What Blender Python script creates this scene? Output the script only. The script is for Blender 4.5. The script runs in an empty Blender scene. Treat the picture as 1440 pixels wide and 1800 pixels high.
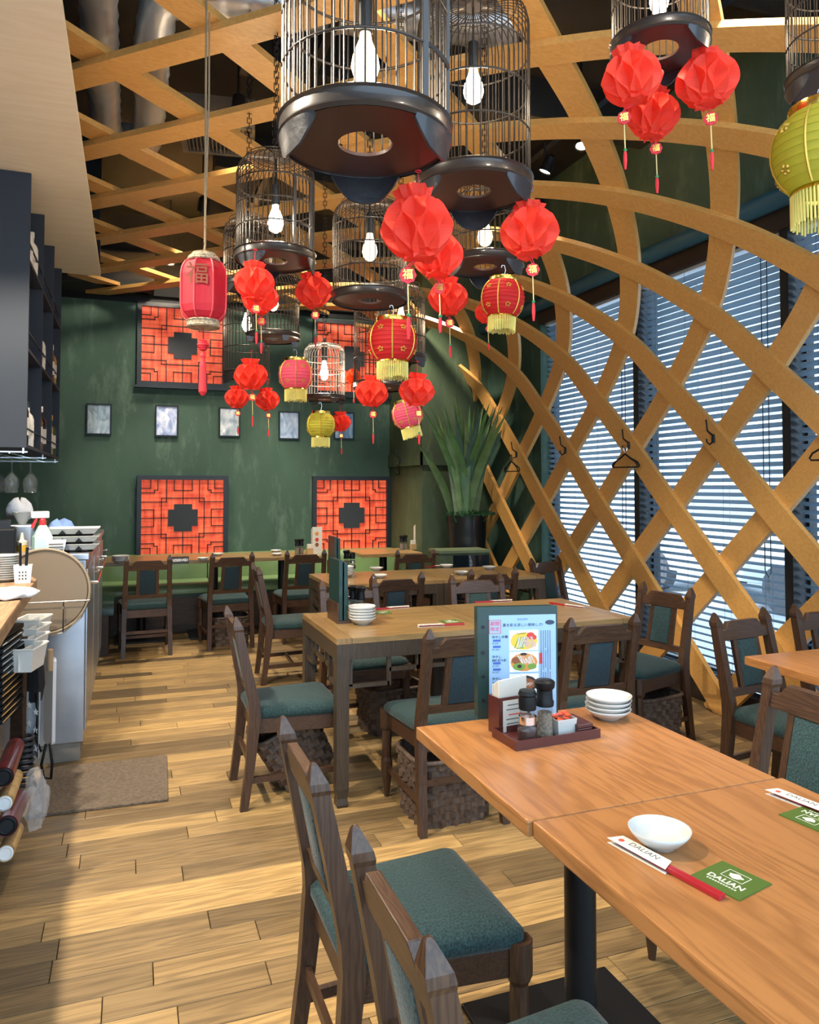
import bpy, bmesh, math, random
from mathutils import Vector, Matrix, Euler
random.seed(7)
R = math.radians
PI = math.pi
SC = bpy.context.scene
COL = SC.collection
# ------------------------------------------------------------------ camera
CF, CPX, CPIT, CYH, CYAW, CH = 1324.0, 720.0, R(2.0), 853.0, R(20.3), 1.42
CPY = CYH - CF * math.tan(CPIT)
cam = bpy.data.cameras.new('camera'); camo = bpy.data.objects.new('camera', cam); COL.objects.link(camo)
cam.sensor_fit = 'VERTICAL'; cam.sensor_height = 24.0; cam.lens = CF / 1800 * 24.0
cam.shift_y = -(900 - CPY) / 1800
cam.clip_start = 0.05; cam.clip_end = 200
camo.location = (0, 0, CH); camo.rotation_euler = (R(90) + CPIT, 0, -CYAW)
SC.camera = camo
# ------------------------------------------------------------------ world, sun, exposure
SC.view_settings.view_transform = 'Standard'; SC.view_settings.look = 'None'
SC.view_settings.gamma = 1.0; SC.view_settings.use_curve_mapping = False
SC.view_settings.exposure = 0.70
W = bpy.data.worlds.new('world'); SC.world = W; W.use_nodes = True
bg = W.node_tree.nodes['Background']; bg.inputs[0].default_value = (0.58, 0.79, 1.0, 1); bg.inputs[1].default_value = 2.5
def light(name, kind, loc, energy, color, rot=(0, 0, 0), parent=None, **kw):
    d = bpy.data.lights.new(name, kind); d.energy = energy; d.color = color
    for k, v in kw.items(): setattr(d, k, v)
    o = bpy.data.objects.new(name, d); COL.objects.link(o); o.location = loc; o.rotation_euler = rot
    if parent: o.parent = parent
    return o
light('sun', 'SUN', (0, 0, 8), 4.0, (1.0, 0.95, 0.86), (0, R(-48), 0), angle=R(2))
SC.cycles.max_bounces = 5; SC.cycles.diffuse_bounces = 3; SC.cycles.glossy_bounces = 2
SC.cycles.use_adaptive_sampling = True; SC.cycles.adaptive_threshold = 0.05
SC.cycles.transmission_bounces = 3; SC.cycles.transparent_max_bounces = 8
SC.cycles.caustics_reflective = False; SC.cycles.caustics_refractive = False
SC.cycles.sample_clamp_indirect = 6.0
# ------------------------------------------------------------------ geometry helpers
class MB:
    def __init__(s): s.v = []; s.f = []; s.a = []
    def add(s, vs, fs):
        n = len(s.v); s.v += [tuple(v) for v in vs]; s.f += [tuple(i + n for i in f) for f in fs]; return s
    def bx(s, x0, x1, y0, y1, z0, z1):
        vs = [(x, y, z) for z in (z0, z1) for y in (y0, y1) for x in (x0, x1)]
        return s.add(vs, [(0, 2, 3, 1), (4, 5, 7, 6), (0, 1, 5, 4), (2, 6, 7, 3), (0, 4, 6, 2), (1, 3, 7, 5)])
    def bar(s, p0, p1, w, h, up=(0, 0, 1)):
        p0, p1 = Vector(p0), Vector(p1); d = (p1 - p0).normalized(); u = Vector(up)
        if abs(d.dot(u)) > 0.98: u = Vector((0, 1, 0))
        x = d.cross(u).normalized() * (w / 2); z = x.cross(d).normalized() * (h / 2)
        vs = [p + a * x + b * z for p in (p0, p1) for a, b in ((-1, -1), (1, -1), (1, 1), (-1, 1))]
        return s.add(vs, [(3, 2, 1, 0), (4, 5, 6, 7), (0, 1, 5, 4), (1, 2, 6, 5), (2, 3, 7, 6), (3, 0, 4, 7)])
    def loops(s, L, cap0=True, cap1=True, closed=False):
        n = len(L[0]); b = len(s.v); m = len(L)
        for l in L: s.v += [tuple(p) for p in l]
        for i in range(m if closed else m - 1):
            j = (i + 1) % m
            for k in range(n):
                k2 = (k + 1) % n
                s.f.append((b + i * n + k, b + i * n + k2, b + j * n + k2, b + j * n + k))
        if not closed:
            if cap0: s.f.append(tuple(b + k for k in reversed(range(n))))
            if cap1: s.f.append(tuple(b + (m - 1) * n + k for k in range(n)))
        return s
    def rects(s, L):      # list of (cx,cy,cz,hx,hy)
        return s.loops([[(x - a, y - b, z), (x + a, y - b, z), (x + a, y + b, z), (x - a, y + b, z)] for x, y, z, a, b in L])
    def lathe(s, prof, n=24, c=(0, 0, 0), cap0=True, cap1=True, ph=0.0):
        return s.loops([[(c[0] + r * math.cos(ph + 2 * PI * k / n), c[1] + r * math.sin(ph + 2 * PI * k / n), c[2] + z) for k in range(n)] for r, z in prof], cap0, cap1)
    def tube(s, pts, r, n=6, closed=False):
        P = [Vector(p) for p in pts]; L = []; u = None
        for i, p in enumerate(P):
            a = P[i - 1] if (i or closed) else P[0]; b = P[(i + 1) % len(P)] if (i < len(P) - 1 or closed) else P[-1]
            d = (b - a).normalized()
            if u is None:
                u = d.cross(Vector((0, 0, 1)))
                if u.length < 0.05: u = d.cross(Vector((1, 0, 0)))
            u = (u - d * u.dot(d)).normalized(); w = d.cross(u)
            rr = r[i] if isinstance(r, (list, tuple)) else r
            L.append([p + u * (rr * math.cos(2 * PI * k / n)) + w * (rr * math.sin(2 * PI * k / n)) for k in range(n)])
        return s.loops(L, closed=closed)
    def ring(s, c, R_, r, n=32, m=5):
        return s.tube([(c[0] + R_ * math.cos(2 * PI * k / n), c[1] + R_ * math.sin(2 * PI * k / n), c[2]) for k in range(n)], r, m, True)
    def prism(s, poly, a, b, ax='y'):   # poly in the two other axes
        def P(p, t): return (p[0], t, p[1]) if ax == 'y' else ((t, p[0], p[1]) if ax == 'x' else (p[0], p[1], t))
        return s.loops([[P(p, a) for p in poly], [P(p, b) for p in poly]])
    def xf(s, M, start=0):
        M = Matrix(M) if not isinstance(M, Matrix) else M
        s.v[start:] = [tuple(M @ Vector(v)) for v in s.v[start:]]; return s
    def mesh(s, name):
        me = bpy.data.meshes.new(name); me.from_pydata(s.v, [], s.f)
        bm = bmesh.new(); bm.from_mesh(me); bmesh.ops.recalc_face_normals(bm, faces=bm.faces); bm.to_mesh(me); bm.free()
        return me
    def build(s, name, mat, parent=None, smooth=False, loc=None, rot=None, kind=None, label=None, bevel=0):
        me = s.mesh(name)
        if bevel:
            bm = bmesh.new(); bm.from_mesh(me)
            bmesh.ops.bevel(bm, geom=[e for e in bm.edges if len(e.link_faces) == 2 and e.calc_face_angle() > 0.6], offset=bevel, segments=2, profile=0.6, affect='EDGES')
            bm.to_mesh(me); bm.free()
        return link(name, me, mat, parent, smooth, loc, rot, kind, label)
def link(name, me, mat, parent=None, smooth=False, loc=None, rot=None, kind=None, label=None):
    if mat is not None and not me.materials: me.materials.append(mat)
    if smooth:
        me.shade_smooth()
        if smooth != 'all': me.set_sharp_from_angle(angle=R(40))
    o = bpy.data.objects.new(name, me); COL.objects.link(o)
    if parent: o.parent = parent
    if loc: o.location = loc
    if rot: o.rotation_euler = rot
    if kind: o['kind'] = kind
    if label: o['label'] = label
    return o
def tag(o, label, cat, group=None, kind=None):
    o['label'] = label; o['category'] = cat
    if group: o['group'] = group
    if kind: o['kind'] = kind
    return o
def struct(o, label=None, cat=None):
    o['kind'] = 'structure'
    if label: o['label'] = label
    if cat: o['category'] = cat
    return o
def thing(name, label, cat, loc=(0, 0, 0), rz=0.0, group=None):
    o = bpy.data.objects.new(name, None); COL.objects.link(o); o.location = loc; o.rotation_euler = (0, 0, rz)
    o.empty_display_size = 0.1
    return tag(o, label, cat, group)
def kids(o): return [c for c in bpy.data.objects if c.parent == o]
def clone(root, loc, rz, label, group=None, rot=None):
    r = root.copy(); COL.objects.link(r); r.location = loc; r.rotation_euler = rot or (0, 0, rz); r['label'] = label
    if group: r['group'] = group
    for c in root_kids(root):
        d = c.copy(); COL.objects.link(d); d.parent = r
        for g in root_kids(c):
            e = g.copy(); COL.objects.link(e); e.parent = d
    return r
def root_kids(o): return list(o.children)
_fw = Vector((math.sin(CYAW) * math.cos(CPIT), math.cos(CYAW) * math.cos(CPIT), math.sin(CPIT)))
_rt = Vector((math.cos(CYAW), -math.sin(CYAW), 0)); _up = _rt.cross(_fw)
def at(px, py, depth):      # measured point of the photograph, at its own distance
    return Vector((0, 0, CH)) + (_fw + _rt * ((px - CPX) / CF) - _up * ((py - CPY) / CF)) * depth
def onZ(px, py, z):
    d = _fw + _rt * ((px - CPX) / CF) - _up * ((py - CPY) / CF); return Vector((0, 0, CH)) + d * ((z - CH) / d.z)
def onY(px, py, y):
    d = _fw + _rt * ((px - CPX) / CF) - _up * ((py - CPY) / CF); return Vector((0, 0, CH)) + d * (y / d.y)
def text_mesh(body, size, align='CENTER', extrude=0.0, bold=0.0):
    c = bpy.data.curves.new('txt', 'FONT'); c.body = body; c.size = size; c.align_x = align; c.align_y = 'CENTER'
    c.extrude = extrude; c.offset = bold; c.resolution_u = 3
    o = bpy.data.objects.new('txt', c); COL.objects.link(o)
    bpy.context.view_layer.update()
    me = bpy.data.meshes.new_from_object(o.evaluated_get(bpy.context.evaluated_depsgraph_get()))
    bpy.data.objects.remove(o); bpy.data.curves.remove(c)
    me.materials.clear()
    return me
# ------------------------------------------------------------------ materials
def nm(name):
    m = bpy.data.materials.new(name); m.use_nodes = True; nt = m.node_tree
    return m, nt, nt.nodes['Principled BSDF']
def plain(name, col, rough=0.5, metal=0.0, spec=None, coat=0.0, trans=0.0, ior=1.45, emit=None, es=0.0, alpha=1.0, var=0.0, vs=6.0, bump=0.0, bs=60.0, sheen=0.0):
    m, nt, p = nm(name); p.inputs['Base Color'].default_value = (*col, 1); p.inputs['Roughness'].default_value = rough
    p.inputs['Metallic'].default_value = metal; p.inputs['Coat Weight'].default_value = coat
    p.inputs['Transmission Weight'].default_value = trans; p.inputs['IOR'].default_value = ior
    p.inputs['Alpha'].default_value = alpha; p.inputs['Sheen Weight'].default_value = sheen
    if spec is not None: p.inputs['Specular IOR Level'].default_value = spec
    if emit: p.inputs['Emission Color'].default_value = (*emit, 1); p.inputs['Emission Strength'].default_value = es
    if var or bump: tc = nt.nodes.new('ShaderNodeTexCoord')
    if var:
        n = nt.nodes.new('ShaderNodeTexNoise'); n.inputs['Scale'].default_value = vs; n.inputs['Detail'].default_value = 5
        nt.links.new(tc.outputs['Object'], n.inputs['Vector'])
        r = nt.nodes.new('ShaderNodeValToRGB'); r.color_ramp.elements[0].position = 0.3; r.color_ramp.elements[1].position = 0.7
        r.color_ramp.elements[0].color = tuple(c * (1 - var) for c in col) + (1,); r.color_ramp.elements[1].color = tuple(min(1, c * (1 + var)) for c in col) + (1,)
        nt.links.new(n.outputs['Fac'], r.inputs[0]); nt.links.new(r.outputs[0], p.inputs['Base Color'])
    if bump:
        n2 = nt.nodes.new('ShaderNodeTexNoise'); n2.inputs['Scale'].default_value = bs; n2.inputs['Detail'].default_value = 3
        nt.links.new(tc.outputs['Object'], n2.inputs['Vector'])
        b = nt.nodes.new('ShaderNodeBump'); b.inputs['Strength'].default_value = bump; b.inputs['Distance'].default_value = 0.01
        nt.links.new(n2.outputs['Fac'], b.inputs['Height']); nt.links.new(b.outputs[0], p.inputs['Normal'])
    return m
def wood(name, c1, c2, axis='y', freq=14.0, rough=0.4, contrast=(0.25, 0.75), coat=0.0, attr=None, ring=0.5, bump=0.08, stretch=0.06):
    """grain along one object axis; attr mixes in a per-piece tone"""
    m, nt, p = nm(name); N = nt.nodes; L = nt.links
    tc = N.new('ShaderNodeTexCoord'); mp = N.new('ShaderNodeMapping')
    sc = [1.0, 1.0, 1.0]; sc['xyz'.index(axis)] = stretch
    mp.inputs['Scale'].default_value = sc; L.new(tc.outputs['Object'], mp.inputs['Vector'])
    src = mp.outputs[0]
    if attr:
        at_ = N.new('ShaderNodeAttribute'); at_.attribute_name = attr
        mul = N.new('ShaderNodeMath'); mul.operation = 'MULTIPLY'; mul.inputs[1].default_value = 37.0; L.new(at_.outputs['Fac'], mul.inputs[0])
        add = N.new('ShaderNodeVectorMath'); add.operation = 'ADD'; cmb = N.new('ShaderNodeCombineXYZ')
        for k in range(3): L.new(mul.outputs[0], cmb.inputs[k])
        L.new(mp.outputs[0], add.inputs[0]); L.new(cmb.outputs[0], add.inputs[1]); src = add.outputs[0]
    n1 = N.new('ShaderNodeTexNoise'); n1.inputs['Scale'].default_value = freq; n1.inputs['Detail'].default_value = 4; n1.inputs['Distortion'].default_value = 0.6
    n2 = N.new('ShaderNodeTexNoise'); n2.inputs['Scale'].default_value = freq * 7; n2.inputs['Detail'].default_value = 3
    L.new(src, n1.inputs['Vector']); L.new(src, n2.inputs['Vector'])
    s1 = N.new('ShaderNodeMath'); s1.operation = 'MULTIPLY'; s1.inputs[1].default_value = 9.0; L.new(n1.outputs['Fac'], s1.inputs[0])
    fr = N.new('ShaderNodeMath'); fr.operation = 'PINGPONG'; fr.inputs[1].default_value = 0.5; L.new(s1.outputs[0], fr.inputs[0])
    d2 = N.new('ShaderNodeMath'); d2.operation = 'MULTIPLY'; d2.inputs[1].default_value = 2.0 * ring; L.new(fr.outputs[0], d2.inputs[0])
    mx = N.new('ShaderNodeMath'); mx.operation = 'MULTIPLY_ADD'; mx.inputs[1].default_value = 1.0 - ring; L.new(n2.outputs['Fac'], mx.inputs[0]); L.new(d2.outputs[0], mx.inputs[2])
    rp = N.new('ShaderNodeValToRGB'); e = rp.color_ramp.elements
    e[0].position, e[1].position = contrast; e[0].color = (*c2, 1); e[1].color = (*c1, 1)
    L.new(mx.outputs[0], rp.inputs[0]); out = rp.outputs[0]
    if attr:
        r2 = N.new('ShaderNodeValToRGB'); q = r2.color_ramp.elements
        q[0].position = 0.0; q[0].color = (0.34, 0.33, 0.32, 1); q[1].position = 1.0; q[1].color = (1.30, 1.18, 0.95, 1)
        for pos, c in ((0.25, (0.52, 0.48, 0.44)), (0.5, (0.78, 0.72, 0.64)), (0.75, (1.02, 0.94, 0.80))):
            k = q.new(pos); k.color = (*c, 1)
        L.new(at_.outputs['Fac'], r2.inputs[0])
        mm = N.new('ShaderNodeMix'); mm.data_type = 'RGBA'; mm.blend_type = 'MULTIPLY'; mm.inputs[0].default_value = 1.0
        L.new(out, mm.inputs[6]); L.new(r2.outputs[0], mm.inputs[7]); out = mm.outputs[2]
    L.new(out, p.inputs['Base Color']); p.inputs['Roughness'].default_value = rough; p.inputs['Coat Weight'].default_value = coat
    p.inputs['Coat Roughness'].default_value = 0.25
    if bump:
        b = N.new('ShaderNodeBump'); b.inputs['Strength'].default_value = bump; b.inputs['Distance'].default_value = 0.004
        L.new(mx.outputs[0], b.inputs['Height']); L.new(b.outputs[0], p.inputs['Normal'])
    return m
def fabric(name, c1, c2, scale=130.0):
    m, nt, p = nm(name); N = nt.nodes; L = nt.links
    tc = N.new('ShaderNodeTexCoord')
    v = N.new('ShaderNodeTexVoronoi'); v.inputs['Scale'].default_value = scale; L.new(tc.outputs['Object'], v.inputs['Vector'])
    n = N.new('ShaderNodeTexNoise'); n.inputs['Scale'].default_value = scale * 1.6; n.inputs['Detail'].default_value = 2; L.new(tc.outputs['Object'], n.inputs['Vector'])
    rp = N.new('ShaderNodeValToRGB'); rp.color_ramp.elements[0].position = 0.35; rp.color_ramp.elements[1].position = 0.68
    rp.color_ramp.elements[0].color = (*c1, 1); rp.color_ramp.elements[1].color = (*c2, 1); L.new(n.outputs['Fac'], rp.inputs[0])
    L.new(rp.outputs[0], p.inputs['Base Color']); p.inputs['Roughness'].default_value = 0.9; p.inputs['Sheen Weight'].default_value = 0.1
    b = N.new('ShaderNodeBump'); b.inputs['Strength'].default_value = 0.5; b.inputs['Distance'].default_value = 0.003
    L.new(v.outputs['Distance'], b.inputs['Height']); L.new(b.outputs[0], p.inputs['Normal'])
    return m
def plaster(name, cs, scale=1.2, rough=0.75):
    """mottled green wall paint with chalky streaks"""
    m, nt, p = nm(name); N = nt.nodes; L = nt.links
    tc = N.new('ShaderNodeTexCoord'); mp = N.new('ShaderNodeMapping'); mp.inputs['Scale'].default_value = (1, 1, 0.45); L.new(tc.outputs['Object'], mp.inputs['Vector'])
    n = N.new('ShaderNodeTexNoise'); n.inputs['Scale'].default_value = scale; n.inputs['Detail'].default_value = 9; n.inputs['Roughness'].default_value = 0.62; n.inputs['Distortion'].default_value = 0.4
    L.new(mp.outputs[0], n.inputs['Vector'])
    rp = N.new('ShaderNodeValToRGB'); e = rp.color_ramp.elements; e[0].position = 0.30; e[1].position = 0.80
    e[0].color = (*cs[0], 1); e[1].color = (*cs[2], 1); k = e.new(0.55); k.color = (*cs[1], 1); L.new(n.outputs['Fac'], rp.inputs[0])
    n2 = N.new('ShaderNodeTexNoise'); n2.inputs['Scale'].default_value = scale * 4; n2.inputs['Detail'].default_value = 8; n2.inputs['Roughness'].default_value = 0.7
    mp2 = N.new('ShaderNodeMapping'); mp2.inputs['Scale'].default_value = (1, 1, 0.3); L.new(tc.outputs['Object'], mp2.inputs['Vector']); L.new(mp2.outputs[0], n2.inputs['Vector'])
    r2 = N.new('ShaderNodeValToRGB'); r2.color_ramp.elements[0].position = 0.53; r2.color_ramp.elements[1].position = 0.74; r2.color_ramp.elements[0].color = (0, 0, 0, 1); r2.color_ramp.elements[1].color = (0.6, 0.6, 0.6, 1)
    L.new(n2.outputs['Fac'], r2.inputs[0])
    mm = N.new('ShaderNodeMix'); mm.data_type = 'RGBA'; L.new(r2.outputs[0], mm.inputs[0]); L.new(rp.outputs[0], mm.inputs[6]); mm.inputs[7].default_value = (*cs[3], 1)
    L.new(mm.outputs[2], p.inputs['Base Color']); p.inputs['Roughness'].default_value = rough
    b = N.new('ShaderNodeBump'); b.inputs['Strength'].default_value = 0.25; b.inputs['Distance'].default_value = 0.01; L.new(n2.outputs['Fac'], b.inputs['Height']); L.new(b.outputs[0], p.inputs['Normal'])
    return m
M_floor = wood('oak_floor', (0.42, 0.295, 0.14), (0.135, 0.088, 0.042), 'x', 13.0, 0.5, (0.0, 0.72), attr='tone', ring=0.45, stretch=0.07)
M_gap = plain('floor_joint', (0.03, 0.02, 0.012), 0.9)
M_lat = wood('lattice_beech', (0.64, 0.35, 0.105), (0.52, 0.265, 0.07), 'x', 10.0, 0.36, (0.2, 0.8), ring=0.3, bump=0.03, stretch=0.5)
M_ply = wood('soffit_plywood', (0.84, 0.75, 0.57), (0.77, 0.66, 0.48), 'x', 5.0, 0.5, (0.2, 0.8), ring=0.35, bump=0.02, stretch=0.15)
M_green = plaster('green_plaster', ((0.026, 0.060, 0.042), (0.046, 0.098, 0.068), (0.075, 0.140, 0.098), (0.17, 0.25, 0.19)))
M_green2 = plaster('green_plaster_side', ((0.03, 0.05, 0.028), (0.055, 0.085, 0.04), (0.09, 0.125, 0.06), (0.13, 0.16, 0.09)), 2.0)
M_black = plain('black_paint', (0.006, 0.007, 0.008), 0.45, spec=0.25)
M_ceil = plain('black_ceiling', (0.016, 0.018, 0.019), 0.8, var=0.3, vs=1.5)
M_dark = wood('dark_oak', (0.085, 0.042, 0.022), (0.036, 0.017, 0.010), 'z', 26.0, 0.36, (0.2, 0.8), ring=0.4, bump=0.15, stretch=0.08)
M_darkx = wood('dark_oak_rail', (0.085, 0.042, 0.022), (0.036, 0.017, 0.010), 'x', 26.0, 0.36, (0.2, 0.8), ring=0.4, bump=0.15, stretch=0.08)
M_frame = wood('smoked_oak', (0.070, 0.048, 0.030), (0.036, 0.025, 0.016), 'z', 26.0, 0.4, (0.2, 0.8), ring=0.4, bump=0.12, stretch=0.08)
M_teal = fabric('teal_weave', (0.004, 0.017, 0.020), (0.018, 0.060, 0.060))
M_blue = fabric('navy_weave', (0.004, 0.015, 0.024), (0.013, 0.042, 0.056), 170.0)
M_cherry = wood('cherry_top', (0.385, 0.165, 0.052), (0.215, 0.082, 0.024), 'y', 11.0, 0.3, (0.0, 0.62), coat=0.2, ring=0.5, bump=0.02, stretch=0.09)
M_oak = wood('oak_top', (0.36, 0.225, 0.09), (0.21, 0.125, 0.045), 'x', 9.0, 0.3, (0.1, 0.9), coat=0.2, ring=0.5, bump=0.03, stretch=0.10)
M_oaky = wood('oak_top_cross', (0.33, 0.20, 0.08), (0.19, 0.11, 0.04), 'y', 9.0, 0.3, (0.1, 0.9), coat=0.2, ring=0.5, bump=0.03, stretch=0.10)
M_steel = plain('stainless', (0.50, 0.54, 0.60), 0.32, 0.9, var=0.12, vs=5)
M_duct = plain('duct_foil', (0.62, 0.62, 0.60), 0.34, 0.6, bump=0.35, bs=14)
M_blackm = plain('black_metal', (0.012, 0.013, 0.015), 0.4, 0.3)
M_chrome = plain('chrome', (0.8, 0.8, 0.8), 0.12, 1.0)
M_white = plain('white_porcelain', (0.54, 0.54, 0.51), 0.18, coat=0.3)
M_whitep = plain('white_plastic', (0.80, 0.80, 0.78), 0.45)
M_pipe = plain('teal_pipe', (0.035, 0.12, 0.17), 0.4)
M_slat = plain('blind_slat', (0.27, 0.37, 0.46), 0.42)
M_cord = plain('cord', (0.05, 0.05, 0.055), 0.8)
M_brass = plain('gold_foil', (0.80, 0.55, 0.12), 0.22, 1.0)
M_goldp = plain('gold_print', (0.62, 0.40, 0.06), 0.4, 0.4)
M_paper = plain('paper', (0.64, 0.60, 0.52), 0.7)
M_redlac = plain('red_lacquer', (0.36, 0.014, 0.022), 0.3, coat=0.15)
M_maroon = plain('maroon_lacquer', (0.075, 0.016, 0.013), 0.3, coat=0.3)
M_glass = plain('clear_glass', (0.10, 0.12, 0.13), 0.04, alpha=0.17, coat=1.0)
M_pane = plain('window_pane', (0.8, 0.9, 0.95), 0.03, alpha=0.05)
# ================================================================== SETTING
WX, BY, RY, SX = 3.60, 8.35, 7.30, 2.84       # window wall, back wall, right stub wall, its left side
CT = 4.25                                      # black ceiling
# ---- floor: a slab with planks laid as pieces
floor = struct(MB().bx(-1.6, 3.85, -1.6, BY + 0.15, -0.16, -0.012).build('floor', M_gap), 'oak plank floor in mixed brown and grey tones', 'floor')
def plank_mesh(specs, name):
    mb = MB(); tone = []
    for x0, x1, y0, y1, t in specs:
        g = 0.0012; mb.rects([((x0 + x1) / 2, (y0 + y1) / 2, -0.012, (x1 - x0) / 2 - g, (y1 - y0) / 2 - g), ((x0 + x1) / 2, (y0 + y1) / 2, -0.0012, (x1 - x0) / 2 - g, (y1 - y0) / 2 - g), ((x0 + x1) / 2, (y0 + y1) / 2, 0.0, (x1 - x0) / 2 - g - 0.0015, (y1 - y0) / 2 - g - 0.0015)])
        tone += [t] * 5 * 0 + [t] * 12
    me = mb.mesh(name); a = me.attributes.new('tone', 'FLOAT', 'POINT'); a.data.foreach_set('value', tone)
    return me
PW = 0.112; planks = []
rr = random.Random(11); y = -1.5
while y < BY + 0.1:
    x = -1.6 - rr.random() * 0.8
    while x < 3.8:
        ln = rr.choice((0.45, 0.6, 0.75, 0.9, 1.05)); x1 = min(x + ln, 3.8)
        planks.append((max(x, -1.6), x1, y, min(y + PW, BY + 0.1), rr.random())) if x1 > -1.55 and x1 - max(x, -1.6) > 0.03 else None
        x += ln
    y += PW
def seen(p):
    cx, cy = (p[0] + p[1]) / 2, (p[2] + p[3]) / 2
    dep = cy * math.cos(CYAW) + cx * math.sin(CYAW)
    if dep < 1.6: return 0
    lat = cx * math.cos(CYAW) - cy * math.sin(CYAW); px = 720 + 1324 * lat / dep
    if px < -40 or px > 1480: return 0
    if cx > 0.75 and cx < 1.45 and cy < 2.0: return 0.01 / dep
    return 1 / dep
planks.sort(key=lambda p: -seen(p))
for p in planks[:296]:
    link('floor_plank', plank_mesh([p], 'floor_plank'), M_floor, floor)
link('floor_planks_rest', plank_mesh(planks[296:], 'floor_planks_rest'), M_floor, floor, kind='stuff')
# ---- walls and ceiling
wb = struct(MB().bx(-1.7, SX, BY, BY + 0.12, 0, 3.40).build('wall_back', M_green), 'mottled dark green plaster back wall', 'wall')
MB().bx(-1.7, 3.75, BY - 0.10, BY + 0.12, 3.40, CT).build('wall_head', M_ceil, wb, label='black painted upper band')
ws = struct(MB().bx(SX, 3.62, RY, BY + 0.12, 0, CT).build('wall_stub', M_green2), 'olive green stub wall closing the bench alcove', 'wall')
wr = struct(MB().bx(WX, WX + 0.12, 6.18, RY, 0, CT).bx(WX + 0.02, WX + 0.12, -0.5, 6.18, 3.12, CT).build('wall_right', M_green), 'green wall around and above the windows', 'wall')
MB().bx(WX + 0.0, WX + 0.03, -1.6, 6.2, 3.12, 3.17).build('ledge', M_black, wr)
wl = struct(MB().bx(-1.72, -1.6, -0.5, BY + 0.12, 0, CT).build('wall_left', plain('kitchen_wall', (0.10, 0.13, 0.17), 0.6)), 'dim kitchen wall behind the counter', 'wall')
ce = struct(MB().bx(-1.72, 3.75, -0.5, BY + 0.12, CT, CT + 0.1).build('ceiling', M_ceil), 'black painted open ceiling above the lattice', 'ceiling')
for yy in (1.3, 2.9, 4.5, 6.1, 7.6): MB().bx(0.6, 3.6, yy, yy + 0.18, CT - 0.28, CT).build('ceiling_beam', M_ceil, ce)
for xx in (0.95, 2.75): MB().bx(xx, xx + 0.05, 0.6, 8.1, 3.84, 3.89).build('cable_tray', M_blackm, ce)
so = struct(MB().bx(-1.6, -0.245, -0.5, 6.45, 3.09, 3.12).build('ceiling_soffit', M_ply), 'pale plywood soffit over the counter', 'ceiling')
MB().bx(-1.6, -0.25, 6.40, 6.45, 3.12, CT).build('soffit_back', M_black, so)
MB().bx(-1.6, 0.2, 7.95, BY - 0.1, 3.40, 3.75).build('bulkhead', M_ceil, wb)
# trims
struct(MB().bx(WX - 0.05, WX + 0.06, -1.6, 6.18, 0, 0.13).build('trim_1', plain('window_plinth', (0.022, 0.016, 0.013), 0.5)), 'dark brown plinth under the window blinds', 'trim')
struct(MB().bx(-1.6, SX, BY - 0.012, BY, 3.335, 3.40).build('trim_2', M_black), 'black picture rail under the ceiling band', 'trim')
rail = MB().bx(SX - 0.02, SX, RY - 0.02, BY, 1.63, 1.77).bx(SX - 0.02, WX, RY - 0.02, RY, 1.63, 1.77).build('trim_3', M_green2); struct(rail, 'green coat rail board along the stub wall', 'trim')
# ---- windows: mullions, glass, blinds
BAYS = [(0.57, 1.96), (1.96, 3.355), (3.355, 4.75), (4.75, 6.16)]
M_fr = plain('window_frame', (0.012, 0.015, 0.020), 0.4)
for i, (y0, y1) in enumerate(BAYS):
    w = struct(MB().bx(WX + 0.10, WX + 0.16, y0, y0 + 0.05, 0.13, 3.0).bx(WX + 0.10, WX + 0.16, y1 - 0.05, y1, 0.13, 3.0).bx(WX + 0.10, WX + 0.16, y0, y1, 0.13, 0.19).bx(WX + 0.10, WX + 0.16, y0, y1, 2.94, 3.0).build('window_%d' % (i + 1), M_fr), ('black framed window bay farthest from the camera', 'black framed window bay', 'a', 'b')[0] if i == 3 else 'black framed window bay behind the blind, %s from the far corner' % ('fourth', 'third', 'second')[i], 'window')
    MB().bx(WX + 0.125, WX + 0.131, y0 + 0.05, y1 - 0.05, 0.19, 2.94).build('pane', M_pane, w)
for k, y in enumerate((1.96, 3.355, 4.75)):
    struct(MB().bx(WX - 0.01, WX + 0.12, y - 0.03, y + 0.03, 0.13, 3.12).build('trim_%d' % (k + 5), M_fr), 'black window mullion, %s from the far corner' % ('third', 'second', 'first')[k], 'trim')
struct(MB().bx(WX - 0.02, WX + 0.10, 0.55, 6.18, 2.93, 3.06).build('trim_8', plain('pelmet_brown', (0.035, 0.022, 0.016), 0.6)), 'dark brown pelmet above the blinds', 'trim')
tilt = R(30)
ordn = ('fourth', 'third', 'second', 'first')
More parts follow.
